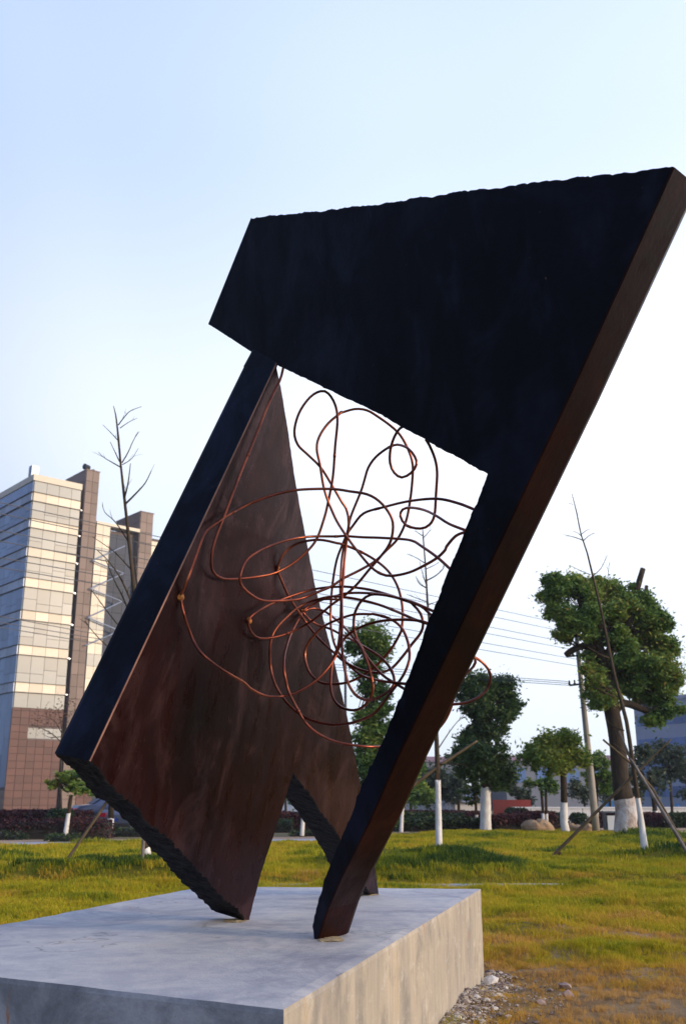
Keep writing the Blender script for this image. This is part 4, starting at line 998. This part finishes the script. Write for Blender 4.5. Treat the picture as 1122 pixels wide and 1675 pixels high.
# roof plant
boxp('roof_vent', (.4, 2.2, ZT), (1.4, 3.2, ZT + 2.0), 'glass_blue_band')
b = MB(); b.tube([(7.9, 1.6, FT + .12), (7.9, 1.6, FT + .8)], .12, 8); b.tube([(7.5, 1.5, FT + .95), (8.3, 1.7, FT + .95)], [.42, .34], 10); b.build('roof_device', M['pole_dark'], TW)
b = MB(); b.tube([(8.5, .8, FT + .12), (8.5, .8, FT + .5)], .25, 8); b.build('roof_device', M['pole_dark'], TW)
# lower ground-floor wall with entrance right of the base
for i in range(4):
    for j in range(2): panel('stone_tile', 9.15 + j * 1.1, 9.15 + (j + 1) * 1.1, -.3 + i * .86, .56 + i * .86, 'R', .0, 'granite_red', TW, .06)

# second, lower wing with its own fin
W2 = empty('office_wing', TW.location, R(41), label='lower wing behind the tower with a bright glass strip, dark recess and second stone fin', cat='building')
Z2 = at(160, 861, 127).z + .6
boxp('wall', (9.2, .9, -.5), (30, 20, Z2 - .2), 'core', W2)
e2 = [9.2, 10.2, 11.2]
def facade(edges, z0, z1, n, off, mt, parent, name='window'):
    for i in range(n):
        a = z0 + (z1 - z0) * i / n; c = z0 + (z1 - z0) * (i + 1) / n
        for j in range(len(edges) - 1): panel(name, edges[j], edges[j + 1], a, c, 'R', off, mt if not (isinstance(mt, tuple)) else mt[i % len(mt)], parent, .06)
boxp('bay', (9.2, .0, 3.6), (11.3, .88, Z2), 'core', W2)
facade([9.22, 10.25, 11.28], 3.6, Z2, 21, -.03, ('glass_lit', 'spandrel', 'spandrel'), W2)
facade([11.35, 12.8, 14.25, 15.7], 3.6, Z2 - .6, 12, .86, 'glass_dark', W2)
boxp('cap', (9.2, -.12, Z2), (15.8, 1.4, Z2 + .5), 'spandrel', W2)
facade([11.35, 12.8, 14.25, 15.7, 17.1, 18.5], -.3, 2.6, 2, .86, 'glass_dark', W2)
boxp('canopy', (10.6, -1.4, 2.7), (17, .84, 3.5), 'spandrel', W2)
F2 = at(232, 837, 130.3).z + .6
boxp('fin_core', (15.8, -.0, -.5), (17.8, 7, F2), 'core', W2)
for i in range(24):
    z0 = 5 + i * (F2 - 5) / 24; z1 = 5 + (i + 1) * (F2 - 5) / 24
    for j in range(2): panel('stone_tile', 15.8 + j, 16.8 + j, z0, z1, 'R', -.03, 'granite', W2, .07)
    if i > 6:
        for j in range(4): panel('stone_tile', j * 1.7, (j + 1) * 1.7, z0, z1, 'L', 15.78, 'granite', W2, .05)
boxp('coping', (15.72, -.15, F2 + .01), (17.9, 7.1, F2 + .13), 'granite', W2)
facade([17.85, 18.9, 19.95, 21, 22], 5, Z2 - .6, 18, .86, ('glass_lit', 'spandrel', 'spandrel'), W2)
# white zigzag bars on the wing
zz = [(205, 893), (152, 917), (203, 938), (148, 963), (200, 984), (144, 1010), (196, 1032), (140, 1056)]
for i in range(len(zz) - 1):
    def onfac(x, y):
        r = ray(x, y); o = Vector(TW.location); d = Vector((math.cos(R(41)), math.sin(R(41)), 0)); nn = Vector((-d.y, d.x, 0))
        p = CAM + r * ((o - nn * .5 - CAM).dot(nn) / r.dot(nn)); q = p - o
        return Vector((q.dot(d), q.dot(nn), q.z))
    b = MB(); b.tube([onfac(*zz[i]), onfac(*zz[i + 1])], .09, 6); b.build('truss_bar', M['glass_blue_band'], W2)

# ------------------------------------------------------------------ far buildings and walls
BL = empty('office_block', at(1035, 1151, 150), label='long low blue-grey office block with ribbon windows beyond the camphor tree', cat='building')
BL.rotation_euler.z = R(-62)
hb = at(1035, 1151, 150).z + .6; BL.location.z = -.6
m_bl = pmat('blue_grey_wall', (.42, .50, .66), .7); m_bw = pmat('blue_ribbon_glass', (.14, .25, .52), .35, .0); M['m_bl'] = m_bl; M['m_bw'] = m_bw
boxp('wall', (0, 0, -.5), (40, 14, hb), 'm_bl', BL); boxp('parapet', (-.2, -.2, hb), (40.2, 14.2, hb + .5), 'm_bl', BL)
for f in range(4):
    for i in range(26): panel('window', .5 + i * 1.5, 2.0 + i * 1.5, hb - 3.5 - f * 3.4, hb - 2.0 - f * 3.4, 'R', -.02, 'm_bw', BL, .05)

def far_building(name, label, x0, x1, ytop, Y, mt, roofm, dep=14, win=None, cat='building'):
    a, c = at(x0, ytop, Y), at(x1, ytop, Y); o = empty(name, (a.x, a.y, -.6), label=label, cat=cat); L = c.x - a.x; H = a.z + .6
    boxp('wall', (0, 0, 0), (L, dep, H), mt, o)
    b = MB(); b.add([(-.3, -.3, H), (L + .3, -.3, H), (L + .3, dep + .3, H), (-.3, dep + .3, H), (-.3, dep / 2, H + 1.0), (L + .3, dep / 2, H + 1.0)], [(0, 1, 5, 4), (2, 3, 4, 5), (0, 4, 3), (1, 2, 5), (3, 2, 1, 0)])
    b.build('roof', M[roofm], o)
    if win:
        n = int(L / win)
        for i in range(n): panel('window', .5 + i * win, .5 + i * win + win * .6, H * .55, H * .85, 'R', -.02, 'm_bw', o, .04)
    return o
M['fac_wall'] = pmat('factory_wall', (.27, .29, .34), .8); M['fac_roof'] = pmat('rose_roof', (.30, .13, .15), .8); M['white_wall'] = noisy('white_wall_paint', (.66, .63, .60), (.78, .76, .74), .6, .8, .2, .01)
M['red_board'] = noisy('red_hoarding', (.24, .035, .03), (.30, .06, .04), 1, .7, 0); M['blue_board'] = mat('blue_hoarding', (.03, .16, .42), .6)
far_building('factory', 'long grey factory with a rose-coloured roof behind the twin-trunk tree', 826, 1040, 1244, 120, 'fac_wall', 'fac_roof', 20, 3.2)
far_building('factory', 'grey factory with a pinkish roof seen between the steel leg and the dark lobed tree', 640, 760, 1246, 125, 'fac_wall', 'fac_roof', 20, 3.2)
far_building('factory', 'pale blue-green low building behind the plate notch', 420, 560, 1302, 90, 'm_bl', 'fac_wall', 12, 2.4)
far_building('shed', 'small white shed behind the slim whitewashed sapling', 744, 786, 1312, 62, 'white_wall', 'fac_wall', 5)
def wall(name, label, x0, x1, ytop, Y, mt, cat, th=.25, Y1=None, cap=True):
    a, c = at(x0, ytop, Y), at(x1, ytop, Y1 or Y); o = empty(name, (a.x, a.y, -.62), math.atan2(c.y - a.y, c.x - a.x), label=label, cat=cat)
    L = math.hypot(c.x - a.x, c.y - a.y); H = a.z + .62
    n = max(1, int(L / 3))
    for i in range(n): boxp('panel', (i * L / n + .02, 0, 0), ((i + 1) * L / n - .02, th, H - .08), mt, o)
    if cap: boxp('coping', (-.05, -.06, H - .079), (L + .05, th + .06, H), mt, o)
wall('boundary_wall', 'low white boundary wall running behind the trees and shrubs', 838, 1180, 1320, 56, 'white_wall', 'wall')
wall('hoarding', 'bright red hoarding beside the dark lobed tree trunk', 805, 868, 1306, 60, 'red_board', 'hoarding', .1, cap=False)
wall('hoarding', 'small blue hoarding above the white wall by the pole', 984, 1008, 1307, 60, 'blue_board', 'hoarding', .1, cap=False)
wall('hoarding', 'small blue panel above the white wall past the feathery trees', 1068, 1082, 1307, 60, 'blue_board', 'hoarding', .1, cap=False)
wall('hoarding', 'small blue panel at the far end beyond the black trunk', 1104, 1112, 1312, 60, 'blue_board', 'hoarding', .1, cap=False)

# ------------------------------------------------------------------ parked cars
def car(label, x, Y, z, rz, paint):
    p = at(x, 1340, Y); o = empty('parked_car', (p.x, p.y, z), rz, label=label, cat='car')
    pr = [(0, .42), (.02, .75), (.15, .93), (.75, .98), (1.35, 1.38), (1.9, 1.46), (2.7, 1.40), (3.35, .98), (4.2, .85), (4.45, .7), (4.5, .4), (4.3, .25), (.15, .25)]
    bm = bmesh.new(); W = .86
    def ring(y, s, t): return [bm.verts.new((a, y * (1 - t * max(0, h - .95) * .45), h * s + .25 * (1 - s))) for a, h in pr]
    r = [ring(y, s, 1) for y, s in ((-W, .96), (-W * .94, 1), (W * .94, 1), (W, .96))]
    for i in range(3):
        for j in range(len(pr)): k = (j + 1) % len(pr); bm.faces.new((r[i][j], r[i][k], r[i + 1][k], r[i + 1][j]))
    bm.faces.new(r[0]); bm.faces.new(r[3][::-1]); bmesh.ops.recalc_face_normals(bm, faces=bm.faces)
    me = bpy.data.meshes.new('body'); bm.to_mesh(me); bm.free(); me.materials.append(paint); link('body', me, o)
    gl = M['glass_dark']
    for y in (-W - .001, W + .001):
        yy = y * .86; b = MB(); s = -1 if y < 0 else 1
        b.add([(.95, y * .955, .99), (3.15, y * .955, .99), (2.65, y * .80, 1.33), (1.5, y * .80, 1.36)], [(0, 1, 2, 3)]); b.build('side_window', gl, o)
    b = MB(); b.add([(.72, -.68, 1.0), (.72, .68, 1.0), (1.30, .58, 1.375), (1.30, -.58, 1.375)], [(0, 1, 2, 3)]); b.build('rear_window', gl, o)
    for cx in (.85, 3.6):
        for y in (-.80, .80):
            b = MB(); b.tube([(cx, y - .1, .31), (cx, y + .1, .31)], .31, 18); wl_ = b.build('wheel', mat('tyre', (.02, .02, .02), .8), o)
            s = -1 if y < 0 else 1; b = MB(); b.tube([(cx, y + s * .101, .31), (cx, y + s * .115, .31)], .20, 14); b.build('rim', mat('rim', (.75, .72, .7), .3, .8), wl_)
    for y in (-.62, .62): b = MB(); b.box((-.03, y - .18, .66), (.06, y + .18, .82)); b.build('tail_light', mat('tail_red', (.55, .01, .03), .3), o)
    b = MB(); b.box((-.04, -.26, .5), (-.01, .26, .62)); b.build('number_plate', mat('plate_blue', (.05, .10, .4), .5), o)
    return o
car('dark blue saloon car parked behind the maroon hedge with red tail light showing', 118, 44, -.18, R(24), mat('blue_paint', (.04, .06, .13), .25, .3))
car('silver-grey car next to the blue one, mostly hidden by the brown plate', 186, 42, -.35, R(60), mat('silver_paint', (.24, .24, .27), .25, .4))

# ------------------------------------------------------------------ stones and rubble
def pebble_mesh(name, seed, mt):
    bm = bmesh.new(); bmesh.ops.create_icosphere(bm, subdivisions=1, radius=1)
    for vt in bm.verts: vt.co *= 1 + .9 * mn.noise(vt.co * 2.1 + Vector((seed * 7.7, 0, 0))); vt.co.z *= .7
    me = bpy.data.meshes.new(name); bm.to_mesh(me); bm.free(); me.materials.append(mt); return me
V, F = [], []
edge_d = (P2 - P1); edge_d.z = 0; edge_n = Vector((edge_d.y, -edge_d.x, 0)).normalized(); EL_ = edge_d.length; edge_u = edge_d.normalized()
pm = [pebble_mesh('x', i, M['rock']) for i in range(5)]
pv = [[vt.co.copy() for vt in m_.vertices] for m_ in pm]; pf = [[tuple(p.vertices) for p in m_.polygons] for m_ in pm]
rub_tint = []
for i in range(11000):
    s = rnd.random(); o = abs(rnd.gauss(0, .10)) * (1.5 - .6 * s) + .004
    if rnd.random() < .12: s = rnd.random(); o = rnd.random() * .6
    if s > 1: continue
    x, y = (P1 + edge_u * (s * EL_ * 1.02) + edge_n * o).xy
    r = rnd.uniform(.0025, .008) * (2.6 if rnd.random() < .05 else 1); k = i % 5
    z = hgt(x, y) + max(0, .055 * (1 - o / .3)) * (.6 + .4 * mn.noise(Vector((x * 5, y * 5, 0)))) + r * .3 * rnd.random()
    a = rnd.random() * 6.28; ca, sa = math.cos(a), math.sin(a); b0 = len(V); tn = rnd.random()
    for q in pv[k]: V.append((x + r * (q.x * ca - q.y * sa) * 1.2, y + r * (q.x * sa + q.y * ca), z + r * q.z)); rub_tint.append(tn)
    F += [tuple(b0 + j for j in f) for f in pf[k]]
me = bpy.data.meshes.new('rubble'); me.from_pydata(V, [], F); a2 = me.attributes.new('tint', 'FLOAT', 'POINT'); a2.data.foreach_set('value', rub_tint)
mr = mat('mortar_rubble', (.5, .5, .5), .9, 0, .2); aa = nd(mr, 'ShaderNodeAttribute', attribute_name='tint')
setin(mr, 'Base Color', ramp(mr, aa.outputs['Fac'], [(0, (.11, .08, .08)), (.4, (.22, .17, .14)), (.7, (.36, .31, .26)), (1, (.55, .52, .47))]))
me.materials.append(mr); link('rubble', me, kind='stuff', label='pale mortar rubble and gravel spilled along the foot of the plinth side', cat='rubble')
for i, (x, y, r, lb) in enumerate([(925, 1622, .035, 'purplish-brown stone lying alone on the bare soil'), (930, 1637, .033, 'flat grey stone lower on the bare soil near the plinth'), (804, 1608, .04, 'whitish broken stone on top of the rubble by the plinth corner'),
                                   (884, 1650, .025, 'small rosy pebble on bare soil nearest the bottom of the view'), (906, 1487, .03, 'small pale stone lying in the dry grass beyond the plinth')]):
    p = onz(x, y); m_ = pebble_mesh('stone', 20 + i, noisy('stone', (.20, .14, .13), (.34, .26, .23), 20, .9, .5, .005) if i != 2 and i != 4 else noisy('pale_stone', (.48, .46, .44), (.62, .6, .58), 20, .9, .5, .005))
    m_.transform(Matrix.Diagonal((r * 1.3, r, r, 1))); link('stone', m_, loc=(p.x, p.y, hgt(p.x, p.y) + r * .4 + (.03 if i == 2 else 0)), label=lb, cat='stone')

# ------------------------------------------------------------------ grass
gm = mat('grass_blade', (.1, .15, .03), .7, 0, .2)
ga = nd(gm, 'ShaderNodeAttribute', attribute_name='tint', attribute_type='INSTANCER')
gb = nd(gm, 'ShaderNodeAttribute', attribute_name='blade')
gmx = nd(gm, 'ShaderNodeMath', operation='MULTIPLY_ADD'); lk(gm, gb.outputs['Fac'], gmx.inputs[0]); gmx.inputs[1].default_value = .22; lk(gm, ga.outputs['Fac'], gmx.inputs[2])
gc = ramp(gm, gmx.outputs[0], [(.05, (.030, .075, .018)), (.20, (.14, .20, .018)), (.38, (.38, .36, .016)), (.62, (.50, .37, .03)), (.82, (.52, .29, .055)), (1.0, (.52, .33, .13))])
setin(gm, 'Base Color', gc)
tr = nd(gm, 'ShaderNodeBsdfTranslucent'); lk(gm, gc, tr.inputs[0]); mx = nd(gm, 'ShaderNodeMixShader'); mx.inputs[0].default_value = .35
lk(gm, gm.node_tree.nodes['Principled BSDF'].outputs[0], mx.inputs[1]); lk(gm, tr.outputs[0], mx.inputs[2]); lk(gm, mx.outputs[0], gm.node_tree.nodes['Material Output'].inputs[0])
def clump(name, n, rad, h, wd, seed, lean=.5):
    rr = random.Random(seed); V, F, T = [], [], []
    for i in range(n):
        a = rr.random() * 6.28; q = rad * math.sqrt(rr.random()); x, y = math.cos(a) * q, math.sin(a) * q
        hh = h * rr.uniform(.5, 1.15); b = rr.random() * 6.28; l = hh * rr.uniform(.2, 1) * lean; dx, dy = math.cos(b), math.sin(b); c = rr.random() * 6.28; wx, wy = math.cos(c) * wd, math.sin(c) * wd
        k = len(V); V += [(x - wx, y - wy, -.01), (x + wx, y + wy, -.01), (x + dx * l * .4 + wx * .8, y + dy * l * .4 + wy * .8, hh * .6), (x + dx * l * .4 - wx * .8, y + dy * l * .4 - wy * .8, hh * .6), (x + dx * l, y + dy * l, hh)]
        F += [(k, k + 1, k + 2, k + 3), (k + 3, k + 2, k + 4)]; T += [rr.random() - .5] * 5
    me = bpy.data.meshes.new(name); me.from_pydata(V, [], F); q = me.attributes.new('blade', 'FLOAT', 'POINT'); q.data.foreach_set('value', T); me.materials.append(gm)
    return bpy.data.objects.new(name, me)
def in_plinth(x, y):
    C = [P1, P2, P3, P4]; s = 0
    for i in range(4):
        a, c = C[i], C[(i + 1) % 4]; k = (c.x - a.x) * (y - a.y) - (c.y - a.y) * (x - a.x)
        if k < 0: return False
    return True
def scatter(name, label, y0, y1, dens, half, obj, hs, seed):
    rr = np.random.RandomState(seed); W0 = lambda y: half * y + 1.3
    area = sum((2 * W0(y0 + (y1 - y0) * i / 20)) * (y1 - y0) / 20 for i in range(20)); N = int(area * dens)
    P_, T, S, RZ = [], [], [], []
    while len(P_) < N and N > 0:
        y = rr.uniform(y0, y1); x = rr.uniform(-1, 1) * W0(y1)
        if abs(x) > W0(y): N -= 0; continue
        N -= 0
        if y > edge(x) - .05 or in_plinth(x, y): N -= 1; continue
        if abs(y - 14.14) < .13 and rr.rand() < .92 * sstep(-.12, .12, mn.noise(Vector((x * .55 + 3, 2, 0))) + .08): N -= 1; continue
        d = dry(x, y); md = mound(x, y) + .8 * tuft(x, y)
        bare = sstep(.50, 1.05, d + .5 * mn.noise(Vector((x * 2.1, y * 2.6, 9))))
        if rr.rand() < bare * .66: N -= 1; continue
        n1 = mn.fractal(Vector((x * .8, y * .9, 1)), 1, 2, 4); n2 = mn.noise(Vector((x * 3.1, y * 3.1, 4)))
        t = .50 + .24 * n1 + .22 * n2 + .38 * d - min(.34, md * 2.4) + .05 * rr.randn()
        if 14.28 < y < 14.62: t += .10 + .12 * rr.randn()
        t -= .04 * sstep(9, 20, y) 
        s = hs * (.6 + .6 * rr.rand()) * (1 + .5 * mn.noise(Vector((x * 4, y * 4, 7)))) * (1 + min(.55, md * 2.2)) * (1 - .45 * d)
        P_.append((x, y, hgt(x, y))); T.append(min(1, max(0, t))); S.append(s); RZ.append(rr.rand() * 6.28)
    me = bpy.data.meshes.new(name); me.from_pydata(P_, [], [])
    for nm, arr in (('tint', T), ('gscale', S), ('grot', RZ)): q = me.attributes.new(nm, 'FLOAT', 'POINT'); q.data.foreach_set('value', arr)
    o = link(name, me, kind='stuff', label=label, cat='grass')
    ng = bpy.data.node_groups.new(name, 'GeometryNodeTree'); ng.interface.new_socket('Geometry', in_out='INPUT', socket_type='NodeSocketGeometry'); ng.interface.new_socket('Geometry', in_out='OUTPUT', socket_type='NodeSocketGeometry')
    N_ = ng.nodes; I, O = N_.new('NodeGroupInput'), N_.new('NodeGroupOutput')
    oi = N_.new('GeometryNodeObjectInfo'); oi.inputs[0].default_value = obj
    ip = N_.new('GeometryNodeInstanceOnPoints'); cb = N_.new('ShaderNodeCombineXYZ')
    na = N_.new('GeometryNodeInputNamedAttribute'); na.data_type = 'FLOAT'; na.inputs[0].default_value = 'grot'
    nb = N_.new('GeometryNodeInputNamedAttribute'); nb.data_type = 'FLOAT'; nb.inputs[0].default_value = 'gscale'
    L = ng.links; L.new(I.outputs[0], ip.inputs['Points']); L.new(oi.outputs['Geometry'], ip.inputs['Instance']); L.new(na.outputs[0], cb.inputs[2])
    L.new(cb.outputs[0], ip.inputs['Rotation']); L.new(nb.outputs[0], ip.inputs['Scale']); L.new(ip.outputs[0], O.inputs[0])
    md_ = o.modifiers.new('scatter', 'NODES'); md_.node_group = ng
    return o
cA = clump('grass_clump', 26, .06, .055, .0016, 1, .9)
cB = clump('grass_clump', 26, .09, .060, .0028, 2, .8)
cC = clump('grass_clump', 26, .16, .065, .0055, 3, .7)
scatter('near_grass', 'dry yellow-green lawn grass nearest the plinth', 2.6, 8.2, 850, .42, cA, 1.0, 1)
scatter('lawn_grass', 'yellow-green lawn grass in front of the drain channel and on the mounds', 8.2, 16.5, 230, .42, cB, 1.0, 2)
scatter('far_grass', 'short lawn grass stretching back to the path and hedges', 16.5, 35.5, 70, .42, cC, 1.0, 3)

# ------------------------------------------------------------------ air
hz = MB(); hz.box((-260, -20, -1.7), (260, 230, 62)); hm = bpy.data.materials.new('haze'); hm.use_nodes = True
for n_ in list(hm.node_tree.nodes):
    if n_.type != 'OUTPUT_MATERIAL': hm.node_tree.nodes.remove(n_)
pv_ = hm.node_tree.nodes.new('ShaderNodeVolumePrincipled'); pv_.inputs['Color'].default_value = (.80, .86, .97, 1); pv_.inputs['Density'].default_value = .0004; pv_.inputs['Anisotropy'].default_value = .2
hm.node_tree.links.new(pv_.outputs[0], hm.node_tree.nodes['Material Output'].inputs['Volume'])
hz.build('haze', hm, kind='stuff')
